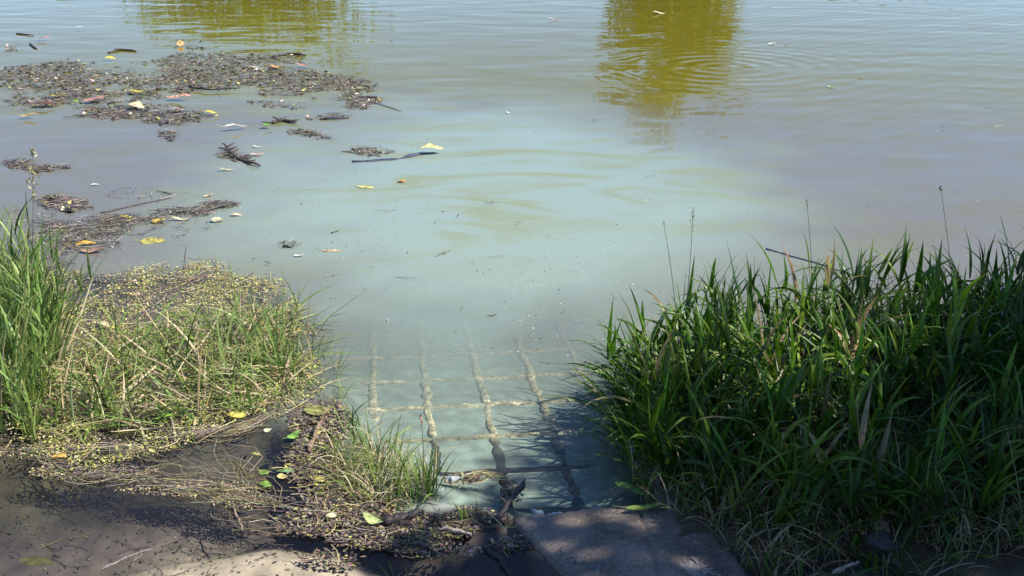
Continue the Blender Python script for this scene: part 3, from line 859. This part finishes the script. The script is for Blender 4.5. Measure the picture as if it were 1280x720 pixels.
tag(mesh_obj('floating_straw', V, F, M_DEBRIS, C), 'trailing strands of straw and roots across the shallow puddle', 'straw', kind='stuff')

PUD = gpoly([(-20, 580), (150, 605), (300, 635), (420, 670), (480, 730), (-20, 730)])
Q = pick(PUD, 500); Q = Q[fbm(Q, 3.0) + .25 * rng.random(len(Q)) > .5]; n = len(Q)
zb = bed(Q)
parts = [bits(np.column_stack([Q, zb + .004]), rng.uniform(.004, .022, n), rng.uniform(.003, .010, n), mixc(n, NC + [(.03, .025, .02)], [2, 2, 3, 1, .6, 1, 2, 3], .3), .2)]
k = rng.random(n) < .2; m = int(k.sum())
parts.append(straws(np.column_stack([Q[k], zb[k] + .006]), rng.uniform(.02, .12, m), rng.uniform(.0015, .004, m), mixc(m, NC, [2, 2, 3, 1, .5, 1, 1], .3), tilt=.04))
V, F, C = cat(parts)
tag(mesh_obj('sunken_debris', V, F, M_DEBRIS, C), 'sunken scraps and stems on the bottom of the lower left puddle', 'plant debris', kind='stuff')
Q = np.array([g(u, v)[:2] for u, v in zip(rng.uniform(150, 1280, 2600), 30 + 420 * rng.random(2600) ** .8)])
Q = Q[(fbm(Q, 1.1) + .3 * rng.random(len(Q)) > .62) & (bed(Q) < -.05)]; n = len(Q)
V, F, C = bits(np.column_stack([Q, np.full(n, .0025)]), rng.uniform(.004, .016, n), rng.uniform(.003, .008, n), mixc(n, [(.5, .48, .4), (.3, .28, .22), (.08, .07, .05), (.25, .28, .1)], [2, 2, 2, 1], .3), .1)
tag(mesh_obj('surface_flecks', V, F, M_DEBRIS, C), 'tiny pale and dark flecks scattered on the open water', 'flecks', kind='stuff')

# ------------------------------------------------------------------ single leaves on the water
def make_leaf(px, py, size, colr, label, ang=None, aspect=.45, z=.006, curl=.55, stem=False, tilt=0.0, name='fallen_leaf', edge=None):
    x, y, _ = g(px, py, z)
    dist = math.sqrt(x * x + y * y + (CAM_H - z) ** 2)
    L = size * dist / FPX
    r = random.Random(int(px * 13 + py * 7))
    if ang is None: ang = r.uniform(-.5, .5)
    NS = 8
    V, cs = [], []
    for i in range(NS + 1):
        t = i / NS
        w = L * aspect * .5 * (math.sin(math.pi * t ** .85) ** .8 if 0 < t < 1 else .0) + L * .004
        w *= 1 + r.uniform(-.12, .12)
        for k in (-1, -.5, 0, .5, 1):
            zz = curl * L * (.35 * (t - .5) ** 2 + .3 * abs(k) * w / L + .12 * math.sin(5 * t + px)) + r.uniform(-.01, .01) * L
            V.append(((t - .5) * L, k * w + .08 * L * math.sin(t * 2.4 + py), zz))
            f = .85 + .3 * r.random()
            base = np.array(colr) * f
            if edge is not None and (abs(k) == 1 or i in (0, NS)): base = base * .4 + np.array(edge) * .6
            if k == 0: base = base * 1.12
            cs.append(base)
    Fc = [(i * 5 + k, i * 5 + k + 1, (i + 1) * 5 + k + 1, (i + 1) * 5 + k) for i in range(NS) for k in range(4)]
    zmin = min(v[2] for v in V)
    V = [(a, b, c_ - zmin) for a, b, c_ in V]
    o = mesh_obj(name, V, Fc, M_LEAF, np.array(cs))
    o.location = (x, y, z)
    o.rotation_euler = (r.uniform(-.08, .08) + tilt, r.uniform(-.06, .06), ang)
    tag(o, label, 'leaf', 'fallen leaves on the water')
    if stem:
        a = np.array(V[2]); pts = [a, a + np.array([-.18 * L, .03 * L, .05 * L]), a + np.array([-.38 * L, -.02 * L, .16 * L])]
        tube('stem', pts, [.006 * L + .0008, .005 * L + .0007, .004 * L + .0006], M_LEAF, np.array(colr) * .8, parent=o, sides=5)
    return o

def tube(name, pts, rad, mat, colr, parent=None, sides=7, jit=0.0):
    pts = [np.array(p, float) for p in pts]
    V, cs = [], []
    n = len(pts)
    up = np.array([0.01, 0.02, 1.0])
    for i in range(n):
        d = pts[min(i + 1, n - 1)] - pts[max(i - 1, 0)]
        d = d / (np.linalg.norm(d) + 1e-9)
        ref = up if abs(d[2]) < .9 else np.array([1., 0, 0])
        u = np.cross(d, ref); u /= np.linalg.norm(u); v = np.cross(u, d)
        for k in range(sides):
            a = 2 * math.pi * k / sides
            rr = rad[i] * (1 + jit * rng.normal())
            V.append(pts[i] + u * math.cos(a) * rr + v * math.sin(a) * rr)
            cs.append(np.array(colr) * (.8 + .4 * rng.random()))
    Fc = [(i * sides + k, i * sides + (k + 1) % sides, (i + 1) * sides + (k + 1) % sides, (i + 1) * sides + k) for i in range(n - 1) for k in range(sides)]
    Fc += [tuple(range(sides))[::-1], tuple(range((n - 1) * sides, n * sides))]
    return mesh_obj(name, V, Fc, mat, np.array(cs), parent=parent)

Yl, Or, Pk, Cr, Gn, Pg, Tn, Gr = (.62, .48, .07), (.62, .33, .07), (.50, .24, .22), (.66, .58, .34), (.12, .27, .05), (.38, .44, .14), (.42, .31, .18), (.34, .32, .30)
LEAVES = [
    (55, 48, 17, Pk, 'pink leaf floating alone near the upper left corner, above the debris raft', dict(ang=0)),
    (99, 34, 9, (.7, .68, .62), 'tiny white scrap of leaf near the top, left of the green reflection', {}),
    (138, 73, 16, Yl, 'yellow leaf at the top edge of the debris raft, below a dark stick', dict(ang=-.15)),
    (171, 115, 17, Yl, 'yellow leaf in the gap between the two halves of the raft', dict(ang=.4)),
    (73, 120, 20, Yl, 'long yellow leaf on the left half of the debris raft', dict(ang=-.2, aspect=.35)),
    (169, 134, 26, Cr, 'large curled cream leaf in the middle of the debris raft', dict(ang=-.2, aspect=.7, curl=.7)),
    (117, 126, 26, Pk, 'wide pink leaf left of the large cream leaf', dict(aspect=.5, ang=.1)),
    (224, 122, 30, (.55, .30, .22), 'pink orange leaf at the lower edge of the main debris raft', dict(aspect=.45, ang=.05)),
    (219, 138, 22, (.50, .36, .34), 'pale pink leaf just below the pink orange leaf', dict(ang=0)),
    (264, 141, 18, (.72, .60, .06), 'bright yellow narrow leaf at the lower right of the raft', dict(ang=-.05, aspect=.4)),
    (35, 145, 20, (.70, .50, .06), 'bright yellow leaf at the lower left of the debris raft', dict(ang=.15)),
    (348, 84, 21, Or, 'orange leaf at the right end of the debris raft', dict(ang=0)),
    (379, 82, 19, Pk, 'pink leaf right of the orange leaf on the raft', dict(ang=-.1)),
    (321, 86, 20, Gr, 'grey leaf on the debris raft left of the orange leaf', dict(ang=0)),
    (295, 159, 30, (.72, .66, .56), 'long whitish leaf pointing up to the right below the raft', dict(ang=.75, aspect=.25)),
    (334, 157, 12, Gn, 'small green leaf beside the dark clump below the raft', dict(aspect=.8)),
    (284, 213, 19, Cr, 'narrow yellow cream leaf below the dark driftwood', dict(ang=.1, aspect=.3)),
    (322, 194, 18, (.52, .36, .30), 'pale pink leaf touching the right side of the driftwood', dict(ang=.4)),
    (322, 184, 11, (.72, .68, .6), 'small white leaf above the pale pink leaf by the driftwood', dict(ang=.2)),
    (119, 231, 10, (.66, .62, .54), 'tiny whitish leaf alone on open water at the left', {}),
    (261, 245, 12, (.68, .52, .32), 'small cream leaf above the drifting line of scraps', dict(aspect=.6)),
    (502, 227, 11, Or, 'small orange leaf on open water below the stick with a leaf', dict(aspect=.8)),
    (457, 234, 24, (.52, .50, .18), 'blunt pale yellow leaf just under the surface left of the small orange leaf', dict(ang=0, aspect=.5, z=.002, curl=.05)),
    (226, 55, 10, (.66, .36, .16), 'small upright orange leaf above the main raft', dict(aspect=.9, tilt=.6)),
    (56, 131, 24, (.16, .065, .045), 'dark red brown leaf at the left of the wide pink leaf', dict(ang=0)),
    (94, 127, 11, (.2, .42, .07), 'small bright green leaf between the yellow and the pink leaf', {}),
    (198, 277, 19, (.62, .47, .08), 'bright golden leaf at the middle of the drifting line of scraps', dict(ang=-.15, aspect=.8, curl=.5)),
    (157, 272, 17, Yl, 'flat yellow leaf on the drifting line, left of the golden leaf', dict(ang=.2)),
    (228, 274, 25, (.66, .60, .34), 'long pale yellow leaf right of the golden leaf', dict(ang=.1, aspect=.28)),
    (272, 276, 15, (.50, .50, .32), 'round pale green leaf below the end of the drifting line', dict(aspect=1.0)),
    (295, 269, 15, (.66, .50, .32), 'small tan leaf at the right end of the drifting line', dict(ang=-.1)),
    (106, 305, 26, (.70, .42, .06), 'orange yellow leaf next to the left grass clump', dict(ang=.3)),
    (116, 315, 30, (.40, .24, .18), 'brownish pink leaf just below the orange yellow leaf by the grass', dict(ang=.1)),
    (191, 302, 30, (.40, .36, .10), 'blurred yellow leaf sunk under the surface below the golden leaf', dict(ang=.1, aspect=.7, z=.0015, curl=.03)),
    (374, 320, 13, (.74, .70, .6), 'small white leaf on the water behind the left tufts', dict(ang=-.2)),
    (416, 314, 28, (.40, .33, .2), 'faint tan leaf on open water right of the small white leaf', dict(ang=-.05, aspect=.25, z=.0015, curl=.02)),
    (369, 414, 16, (.70, .56, .10), 'yellow leaf on the water right of the left tufts', dict(aspect=.6)),
    (131, 405, 24, Cr, 'cream leaf lying on the duckweed mat', dict(z=.03, aspect=.35)),
    (74, 571, 17, (.66, .38, .10), 'orange leaf at the front edge of the mat above the puddle', dict(aspect=.75, z=.012)),
    (296, 521, 25, (.50, .43, .10), 'large yellow leaf at the front of the left tufts', dict(aspect=.6, z=.02, ang=-.2)),
    (206, 522, 24, (.24, .40, .06), 'bright green leaf lying among stems at the front of the mat', dict(z=.025, ang=.2)),
    (367, 545, 20, (.20, .36, .08), 'green oval leaf left of the straw tuft', dict(z=.02, ang=.8, aspect=.6)),
    (330, 592, 17, (.22, .34, .06), 'upper of the two small green leaves at the puddle edge', dict(z=.012, ang=-.6, aspect=.7)),
    (333, 606, 17, (.20, .33, .06), 'lower of the two small green leaves at the puddle edge', dict(z=.012, ang=-.2, aspect=.6)),
    (357, 589, 24, (.17, .27, .10), 'dull green leaf right of the two small green leaves', dict(z=.014, ang=-.3, aspect=.4)),
    (335, 538, 10, (.70, .68, .42), 'small round cream leaf on the dark scraps left of the tuft', dict(z=.02, aspect=.9)),
    (397, 512, 34, (.24, .24, .08), 'flat olive leaf pad at the back of the straw tuft', dict(z=.022, aspect=.8, curl=.05, ang=.1)),
    (414, 645, 13, (.66, .66, .36), 'small pale round leaf on dark scraps in front of the tuft', dict(z=.02, aspect=.8)),
    (467, 650, 32, (.42, .50, .20), 'pale green leaf beside the dark driftwood stub', dict(z=.025, ang=-.5, aspect=.4)),
    (28, 535, 26, (.48, .46, .10), 'yellow green leaf at the foot of the left edge clump', dict(z=.02, aspect=.5)),
    (45, 704, 42, (.22, .20, .07), 'olive leaf sunk in the puddle at the lower left', dict(z=-.025, aspect=.45, curl=.05)),
    (320, 568, 14, (.36, .36, .12), 'small olive leaf on the dark water left of the tuft', dict(z=.004)),
    (401, 600, 20, (.48, .42, .12), 'ochre leaf on scraps at the left foot of the tuft', dict(z=.018, aspect=.6)),
    (353, 597, 14, (.42, .36, .14), 'little ochre leaf below the dull green leaf', dict(z=.012, aspect=.7)),
    (824, 17, 16, (.74, .70, .48), 'pale leaf floating in the dark olive reflection at the top', dict(ang=0)),
    (692, 25, 15, (.50, .38, .34), 'pinkish leaf at the top, left of the olive reflection', dict(ang=0)),
    (965, 55, 9, (.78, .76, .72), 'white leaf at the top, right of the olive reflection', dict(aspect=.8)),
    (983, 57, 8, (.16, .14, .06), 'small dark leaf next to the white leaf at the top', {}),
    (1039, 109, 12, (.36, .50, .16), 'lime green leaf on open water at the upper right', dict(ang=-.1)),
    (1076, 97, 9, (.54, .48, .44), 'pale speck of leaf right of the lime green leaf', {}),
    (635, 141, 7, (.76, .74, .7), 'white speck of leaf in mid water, left of the olive reflection', {}),
]
for px, py, size, colr, label, kw in LEAVES:
    if py < 160 and px < 480: kw.setdefault('z', .03)
    make_leaf(px, py, size, colr, label, stem=size >= 17, **kw)

# ------------------------------------------------------------------ sticks and driftwood
def stick(pix, width_px, colr, label, name='stick', z=.008, twigs=(), lift=None, group=None):
    base = np.array(g(pix[0][0], pix[0][1], z))
    dist = math.sqrt(base[0] ** 2 + base[1] ** 2 + CAM_H ** 2)
    w = width_px * dist / FPX / 2 * (.72 if base[1] > 5 else 1)
    C = [np.array(g(a, b, z)) for a, b in pix]
    if lift:
        for c_, h_ in zip(C, lift): c_[2] += h_
    P_ = []
    for a, b in zip(C[:-1], C[1:]):
        for t in np.linspace(0, 1, 5)[:-1]:
            P_.append(a + (b - a) * t + rng.normal(0, w * .35, 3) * np.array([1, 1, .5]))
    P_.append(C[-1])
    n = len(P_)
    rad = [w * (1 - .5 * i / n) * (1 + .25 * rng.normal()) for i in range(n)]
    rad[0] *= .7; rad[-1] *= .6
    P_ = [p - base for p in P_]
    o = tube(name, P_, rad, M_WOOD, colr, jit=.10)
    o.location = base
    tag(o, label, 'stick' if name != 'driftwood' else 'driftwood', group)
    for (i, dx, dy, dz) in twigs:
        s0 = P_[min(int(i * (n - 1)), n - 1)]
        e_ = np.array([dx, dy, dz]) * (np.array([.6, .6, .45]) if base[1] > 5 else 1.0) * rng.uniform(.6, 1.1)
        tube('twig', [s0, s0 + e_ * .5 + rng.normal(0, .004, 3), s0 + e_], [w * .45, w * .35, w * .2], M_WOOD, colr, parent=o, sides=5)
    return o
BR, BK, PW = (.060, .045, .038), (.028, .022, .024), (.40, .32, .26)
stick([(20, 42), (42, 44)], 3, BK, 'short dark stick floating in the upper left corner')
stick([(37, 54), (46, 61)], 4, BK, 'stubby dark stick below the corner stick')
stick([(136, 66), (150, 62), (170, 64)], 5, BR, 'dark forked stick above the left half of the debris raft', twigs=[(.4, .2, .1, .03), (.6, -.15, .06, .02)])
stick([(340, 72), (360, 67), (382, 69)], 7, BK, 'dark chunk of wood at the top right edge of the raft', twigs=[(.5, .25, .02, .03)])
stick([(236, 109), (262, 112), (302, 110)], 3.5, BK, 'thin black twig lying across the main debris raft', twigs=[(.7, .12, -.25, .01)], z=.03)
stick([(404, 149), (436, 147)], 5, (.03, .035, .06), 'dark sunken stick just right of the raft tail')
stick([(458, 120), (474, 123)], 3, BR, 'twig poking out of the right tip of the raft')
stick([(466, 127), (502, 139)], 1.6, (.10, .09, .12), 'thin straight twig trailing from the right tip of the raft')
stick([(440, 203), (490, 200), (528, 193), (545, 191)], 7, (.035, .045, .085), 'long dark stick with a cream leaf resting on its end', z=.0)
stick([(280, 183), (296, 197), (325, 207)], 8, BR, 'chunk of dark driftwood lying diagonally on the water', name='driftwood', z=.015, twigs=[(.05, .10, .16, .03), (.15, -.16, .02, .03), (.35, .1, .12, .03), (.45, -.14, -.04, .02), (.8, .12, .06, .02), (.9, -.1, .03, .03), (.2, .14, .05, .05), (.3, -.12, .08, .04), (.5, .16, -.05, .03), (.1, -.1, .1, .05), (.6, -.1, -.1, .02)])
stick([(341, 153), (352, 150), (370, 153)], 8, BR, 'ragged dark clump of twigs below the raft', name='driftwood', z=.015, twigs=[(.05, -.15, -.04, .03), (.3, .15, .08, .03), (.6, -.06, -.1, .02), (.9, .12, .05, .03), (.2, .1, .12, .05), (.4, -.12, .05, .05), (.7, .18, -.03, .02), (.5, .05, .12, .06)])
stick([(126, 266), (165, 257), (215, 246)], 2.6, (.10, .085, .085), 'long thin twig floating above the drifting line of scraps', twigs=[(.6, .12, .05, .01)])
stick([(196, 238), (215, 243)], 2.2, BK, 'short twig crossing the end of the long thin twig')
stick([(228, 264), (262, 262), (301, 252)], 4.5, (.09, .075, .075), 'knobbly twig at the right end of the drifting line', z=.012, twigs=[(.3, .1, .06, .02), (.6, -.1, .05, .02)])
stick([(354, 307), (367, 309)], 3.5, BR, 'small brown twig on open water below the drifting line')
stick([(414, 291), (424, 288)], 2.2, BK, 'tiny dark curved twig on open water right of centre left')
stick([(483, 652), (500, 646), (530, 640)], 15, BK, 'thick dark driftwood stub in front of the straw tuft', name='driftwood', z=.03, twigs=[(.3, .06, -.02, -.01)])
stick([(498, 653), (522, 661)], 8, BK, 'second dark stub lying under the driftwood stub', name='driftwood', z=.015)
stick([(545, 659), (570, 664), (590, 668)], 6, PW, 'pale split strip of wood between the tuft and the ledge', z=.025)
stick([(622, 650), (640, 632), (655, 618)], 9, (.07, .055, .06), 'dark branch slanting up beside the grid corner', z=.02, lift=(0, .03, .06), twigs=[(.7, .05, .06, .05), (.4, -.05, .03, .03)])
stick([(603, 682), (625, 700), (640, 722)], 6, (.035, .03, .035), 'dark stick lying in the blue puddle left of the ledge', z=.008, twigs=[(.4, .05, .03, .02)])
stick([(126, 712), (150, 700), (178, 689), (192, 685)], 2.5, (.20, .17, .16), 'thin grey twig across the sand in the puddle', z=.008, twigs=[(.6, .01, -.09, .005), (.7, -.01, -.08, .005)])
stick([(385, 565), (398, 540), (412, 520)], 5, (.20, .13, .09), 'brown stalk leaning at the left of the straw tuft', z=.02, lift=(0, .03, .05))
stick([(290, 628), (296, 645), (303, 662)], 3, (.36, .27, .20), 'short pinkish twig pointing down from the straw strands', z=.012, twigs=[(.5, .03, -.05, .01)])
stick([(145, 500), (190, 470), (222, 456)], 4, (.46, .37, .25), 'pale dead reed stalk lying across the left marsh grass', z=.03, lift=(0, .03, .06))
stick([(957, 320), (1020, 333), (1092, 351)], 4.5, (.17, .15, .19), 'long grey cane lying through the top of the right grass', z=.28, lift=(.04, .02, 0))
stick([(1042, 716), (1062, 706), (1075, 703)], 6, (.30, .25, .2), 'short pale stick on the ground at the bottom right', z=.07)

make_leaf(540, 187, 30, (.66, .60, .26), 'curled cream leaf perched on the end of the long dark stick', ang=-.15, aspect=.5, z=.035, curl=.8, stem=True)
make_leaf(806, 633, 50, (.24, .33, .08), 'broad yellow green leaf lying along the back edge of the ledge', ang=.12, aspect=.22, z=.045, curl=.12, stem=True)
make_leaf(783, 608, 36, (.17, .28, .06), 'folded green leaf leaning behind the ledge', ang=-.95, aspect=.22, z=.05, curl=.2, tilt=.3)
make_leaf(798, 613, 34, (.16, .27, .06), 'green leaf crossing the folded leaf behind the ledge', ang=-.5, aspect=.25, z=.06, curl=.25, tilt=.2)

# small rock at the bottom right
bm_V, bm_F = [], []
import bmesh
def rock(px, py, r, colr, label, z=.05):
    bm = bmesh.new()
    bmesh.ops.create_icosphere(bm, subdivisions=3, radius=1)
    V = np.array([v.co[:] for v in bm.verts]); F = np.array([[v.index for v in f.verts] for f in bm.faces]); bm.free()
    d = fbm(V[:, :2] * 1.0 + V[:, 2:3] * .7 + px, 1.3) - .5
    V = np.sign(V) * np.abs(V) ** .75 * (1 + 1.1 * d[:, None]) * np.array([1.25, .9, .55]) * r
    V = V + rng.normal(0, r * .012, V.shape)
    o = mesh_obj('rock', V, F, M_WOOD, np.tile(colr, (len(V), 1)))
    o.location = g(px, py, z)
    o.rotation_euler = (.3, .2, px)
    return tag(o, label, 'rock')
rock(1100, 680, .05, (.05, .042, .04), 'dark rock at the foot of the right grass', .09)
rock(1098, 652, .04, (.20, .15, .09), 'tan lump put in for a sunlit spot of soil behind the dark rock in the right grass', .08)  # added lump, its tan stands in for sunlit soil
rock(822, 598, .025, (.30, .26, .2), 'small pale stone at the left foot of the right grass', .03)

# foam where the water leaves the ledge
def foam(pix, w_px, label):
    V, Fc = [], []
    C = [np.array(g(a, b, 0.012)) for a, b in pix]
    P_ = []
    for a, b in zip(C[:-1], C[1:]):
        for t in np.linspace(0, 1, 7)[:-1]: P_.append(a + (b - a) * t)
    P_.append(C[-1]); n = len(P_)
    for i, p in enumerate(P_):
        s_ = math.sin(math.pi * i / (n - 1)) ** .6
        w = w_px * 4 / FPX / 2 * (.25 + s_) * (1 + .4 * rng.normal())
        for k, h_ in ((-1, -.012), (-.5, .004), (0, .010), (.5, .004), (1, -.012)):
            V.append((p[0] + rng.normal(0, .002), p[1] + k * w, p[2] + h_ * (.4 + s_) + rng.normal(0, .0015)))
    Fc = [(i * 5 + k, i * 5 + k + 1, i * 5 + 6 + k, i * 5 + 5 + k) for i in range(n - 1) for k in range(4)]
    o = mesh_obj('foam', V, Fc, M_FOAM, np.tile((.52, .58, .60), (len(V), 1)))
    return tag(o, label, 'foam', 'foam along the ledge')
foam([(664, 637), (672, 642), (680, 641)], 4, 'left bit of white foam where the water meets the ledge')
foam([(684, 645), (695, 644), (703, 642)], 4, 'middle strip of white foam along the edge of the ledge')
foam([(738, 637), (745, 638), (752, 636)], 5, 'right bit of white foam along the edge of the ledge')
foam([(557, 598), (566, 599), (575, 598)], 7, 'white froth lump at the right of the straw tuft')

# ------------------------------------------------------------------ flowering stalks, single blades
def seed_stalk(px, py, top, colr, label, head=.07, spread=.012, nseed=40, base_z=.05, w=.0022, panicle=True):
    b = np.array(g(px, py, base_z))
    tx, ty = top
    # the tip stands above the same ground line, leaning a little
    u = (tx - 640) / FPX; v = -(ty - 360) / FPX
    d = np.array([u, v * math.sin(PITCH) + math.cos(PITCH), v * math.cos(PITCH) - math.sin(PITCH)])
    t = b[1] / d[1]
    e = np.array([d[0] * t, b[1], CAM_H + d[2] * t])
    P_ = [b + (e - b) * s_ + np.array([.012 * math.sin(3 * s_), 0, 0]) for s_ in np.linspace(0, 1, 8)]
    o = empty('seed_stalk', b)
    tag(o, label, 'grass stalk')
    P_ = [p - b for p in P_]
    tube('stalk', P_, [w * (1 - .6 * i / 8) for i in range(8)], M_GRASS, (.10, .13, .05), parent=o, sides=5)
    ax_ = (P_[-1] - P_[-2]); ax_ /= np.linalg.norm(ax_)
    s_ = rng.random(nseed)
    C = P_[-1] - ax_ * head * s_[:, None] + rng.normal(0, spread, (nseed, 3)) * (.3 + .7 * np.sin(math.pi * s_))[:, None]
    V, F, cc = bits(C, rng.uniform(.006, .012, nseed) * (2.0 if head > .2 else 1), rng.uniform(.003, .006, nseed) * (2.0 if head > .2 else 1), np.tile(colr, (nseed, 1)) * np.exp(rng.normal(0, .25, (nseed, 1))), 1.0)
    mesh_obj('seed_head', V, F, M_GRASS, cc, parent=o)['kind'] = 'stuff'
    return o
seed_stalk(1196, 440, (1175, 232), (.08, .10, .05), 'tallest seed stalk rising from the right end of the shaded grass', head=.03, spread=.003, nseed=26)
seed_stalk(1016, 440, (1008, 250), (.10, .10, .06), 'thin bare seed stalk rising from the middle of the shaded grass', head=.03, spread=.002, nseed=14)
seed_stalk(848, 455, (866, 260), (.14, .15, .07), 'stalk with a loose seed head at the left of the shaded grass', head=.11, spread=.007, nseed=40)
seed_stalk(850, 458, (829, 277), (.14, .15, .08), 'slender stalk leaning left beside the loose seed head', head=.02, spread=.002, nseed=10)
seed_stalk(36, 400, (40, 186), (.42, .38, .20), 'pale seed head standing above the grass at the left edge', head=.26, spread=.014, nseed=110)
seed_stalk(526, 632, (525, 518), (.32, .20, .12), 'thin brown spike standing in the straw tuft', head=.05, spread=.0025, nseed=30, w=.0018)

def single_blade(px, py, az, L, w, th0, bend, colr, label, z=.0):
    B = np.array([g(px, py, z)])
    V, F, C = blades(B, np.array([az]), np.array([L]), np.array([w]), np.array([th0]), np.array([bend]), np.array([colr]), S=9)
    V = V - B[0]
    o = mesh_obj('grass_blade', V, F, M_GRASS, C)
    o.location = B[0]
    return tag(o, label, 'grass blade')
single_blade(411, 396, .15, .27, .011, .95, .1, (.06, .11, .03), 'single dark blade slanting over the water right of the left tufts')
single_blade(229, 338, .25, .17, .010, .18, .1, (.07, .13, .03), 'lone short blade standing behind the duckweed mat')
single_blade(130, 318, .3, .22, .010, .75, .2, (.13, .24, .05), 'bright blade bending over the water beside the left edge clump')
single_blade(398, 490, .05, .22, .008, .1, .05, (.10, .17, .05), 'upright thin blade at the water edge left of the tuft')
single_blade(780, 505, math.pi, .22, .020, .9, 1.3, (.06, .16, .03), 'broad blade arching left over the water from the shaded grass', z=.12)

# ------------------------------------------------------------------ trees: one shades the ledge, others stand on the far bank
def leaf_cards(C, size, cols):
    N = len(C)
    return bits(C, size, size * rng.uniform(.5, .8, N), cols, .8)

def tree(name, base, trunk_h, r0, blobs, nleaf, lsize, cols, label, limbs=True):
    o = empty(name, base)
    tag(o, label, 'tree')
    base = np.array(base, float)
    crown_c = np.mean([b[0] for b in blobs], 0)
    top = np.array([crown_c[0] * .35 + base[0] * .65, crown_c[1] * .35 + base[1] * .65, base[2] + trunk_h])
    P_ = [base + (top - base) * t + np.array([.08 * math.sin(4 * t), .06 * math.cos(5 * t), 0]) - base for t in np.linspace(0, 1, 8)]
    trunk = tube('trunk', P_, [r0 * (1.35 - .75 * i / 8 if i else 1.7) for i in range(8)], M_BARK, (.11, .09, .07), parent=o, sides=10, jit=.04)
    for b in blobs:
        e = np.array(b[0]) - base
        s0 = P_[-1] * .75 + P_[-3] * .25
        mid = (s0 + e) / 2 + np.array([0, 0, .25])
        tube('limb', [P_[-2], s0 * .5 + mid * .5, mid, e], [r0 * .5, r0 * .38, r0 * .28, r0 * .1], M_BARK, (.11, .09, .07), parent=trunk, sides=6)
    tot = sum(b[1][0] * b[1][1] * b[1][2] for b in blobs)
    parts = []
    for b_ in blobs:
        c_, r_ = b_[0], b_[1]
        n = int((b_[2] if len(b_) > 2 else 1) * nleaf * r_[0] * r_[1] * r_[2] / tot)
        d = rng.normal(0, 1, (n, 3)); d /= np.linalg.norm(d, axis=1)[:, None]
        rad = rng.random(n) ** .45
        C = np.array(c_) + d * rad[:, None] * np.array(r_) - base
        cl = fbm(C[:, :2] + C[:, 2:3], 1.3)
        k = cl > .33 + .12 * rng.random(n)
        C = C[k]
        parts.append(leaf_cards(C, rng.uniform(lsize[0], lsize[1], len(C)), mixc(len(C), cols, [1] * len(cols), .25)))
    V, F, C = cat(parts)
    mesh_obj('crown', V, F, M_CROWN, C, parent=o, smooth=False)
    return o

# crown of the shading tree: clumps above the ground they shade
def over(gx, gy, z):
    t = z / SUN.z
    return (gx + SUN.x * t, gy + SUN.y * t, z)
cl = []
R2 = random.Random(5)
shade_spots = [(-.22, 2.95, .3), (.15, 2.75, .5), (.0, 3.3, .34), (.35, 3.62, .36), (.75, 3.1, .5), (1.4, 3.7, .3), (1.35, 3.3, .6), (1.7, 4.25, .5), (2.2, 3.5, .8), (2.3, 4.55, .5), (1.85, 4.7, .34), (2.3, 5.0, .4), (2.9, 5.0, .5), (2.9, 4.4, .7), (3.0, 3.2, .9),
               (1.5, 2.4, .8), (.6, 2.1, .7), (2.5, 2.2, .9), (3.8, 3.9, .9), (3.8, 2.6, 1.0), (.1, 1.6, .6), (1.4, 1.3, .8), (2.8, 1.0, .9), (3.7, 5.2, .8), (4.7, 4.6, 1.0), (5.0, 3.0, 1.1), (4.6, 1.4, 1.1), (2.2, 4.0, .5), (1.8, 3.8, .4)]
for gx, gy, r_ in shade_spots:
    z_ = R2.uniform(4.6, 6.6)
    cl.append((over(gx, gy, z_), (r_ * 1.05, r_ * .95, r_ * .8), .5 if (.5 < gx < 1.5 and gy > 3.3) else 1.0))
tree('shade_tree', (7.6, 3.6, .3), 3.6, .2, cl, 35000, (.08, .15), [(.05, .10, .02), (.07, .13, .03), (.04, .08, .02)], 'leafy tree on the right bank whose crown shades the ledge and the right grass')

def far_blobs_from(pix, Y):
    """crown lobes given by where their mirror image lies in the water"""
    out = []
    for px, py, rx, ry in pix:
        u, v = (px - 640) / FPX, -(py - 360) / FPX
        dx, dy, dz = u, v * math.sin(PITCH) + math.cos(PITCH), v * math.cos(PITCH) - math.sin(PITCH)
        t = Y / dy
        c_ = (dx * t, Y + random.uniform(-1, 1), -(CAM_H + dz * t))
        s_ = t / FPX
        out.append((c_, (rx * s_, min(rx, 70) * s_, ry * s_)))
    return out
OL = [(.30, .30, .015), (.38, .33, .015), (.18, .19, .012), (.06, .07, .01)]
b = far_blobs_from([(842, 5, 90, 34), (795, 40, 52, 20), (880, 48, 56, 30), (845, 85, 48, 26), (785, 104, 46, 10), (905, 108, 38, 13), (818, 130, 40, 24), (756, 84, 16, 6), (925, 76, 18, 8), (815, 170, 46, 5), (890, 136, 26, 6), (850, -60, 110, 60)], 46)
tree('far_tree', (b[0][0][0], 46, .9), 2.4, .22, b, 17000, (.16, .34), OL, 'tree on the far shore mirrored as the olive patch right of centre')
b = far_blobs_from([(330, 14, 120, 30), (250, 18, 80, 28), (410, 12, 50, 34), (450, 30, 46, 8), (320, -60, 150, 60), (210, 36, 40, 9), (380, 60, 60, 9), (300, 44, 50, 10), (170, 12, 40, 10), (440, 78, 40, 5)], 50)
tree('far_tree', (b[0][0][0], 50, .9), 1.4, .2, b, 11000, (.16, .34), [(.24, .30, .03), (.30, .33, .04), (.14, .18, .02)], 'broad bush on the far shore mirrored as the green patch at the top left')
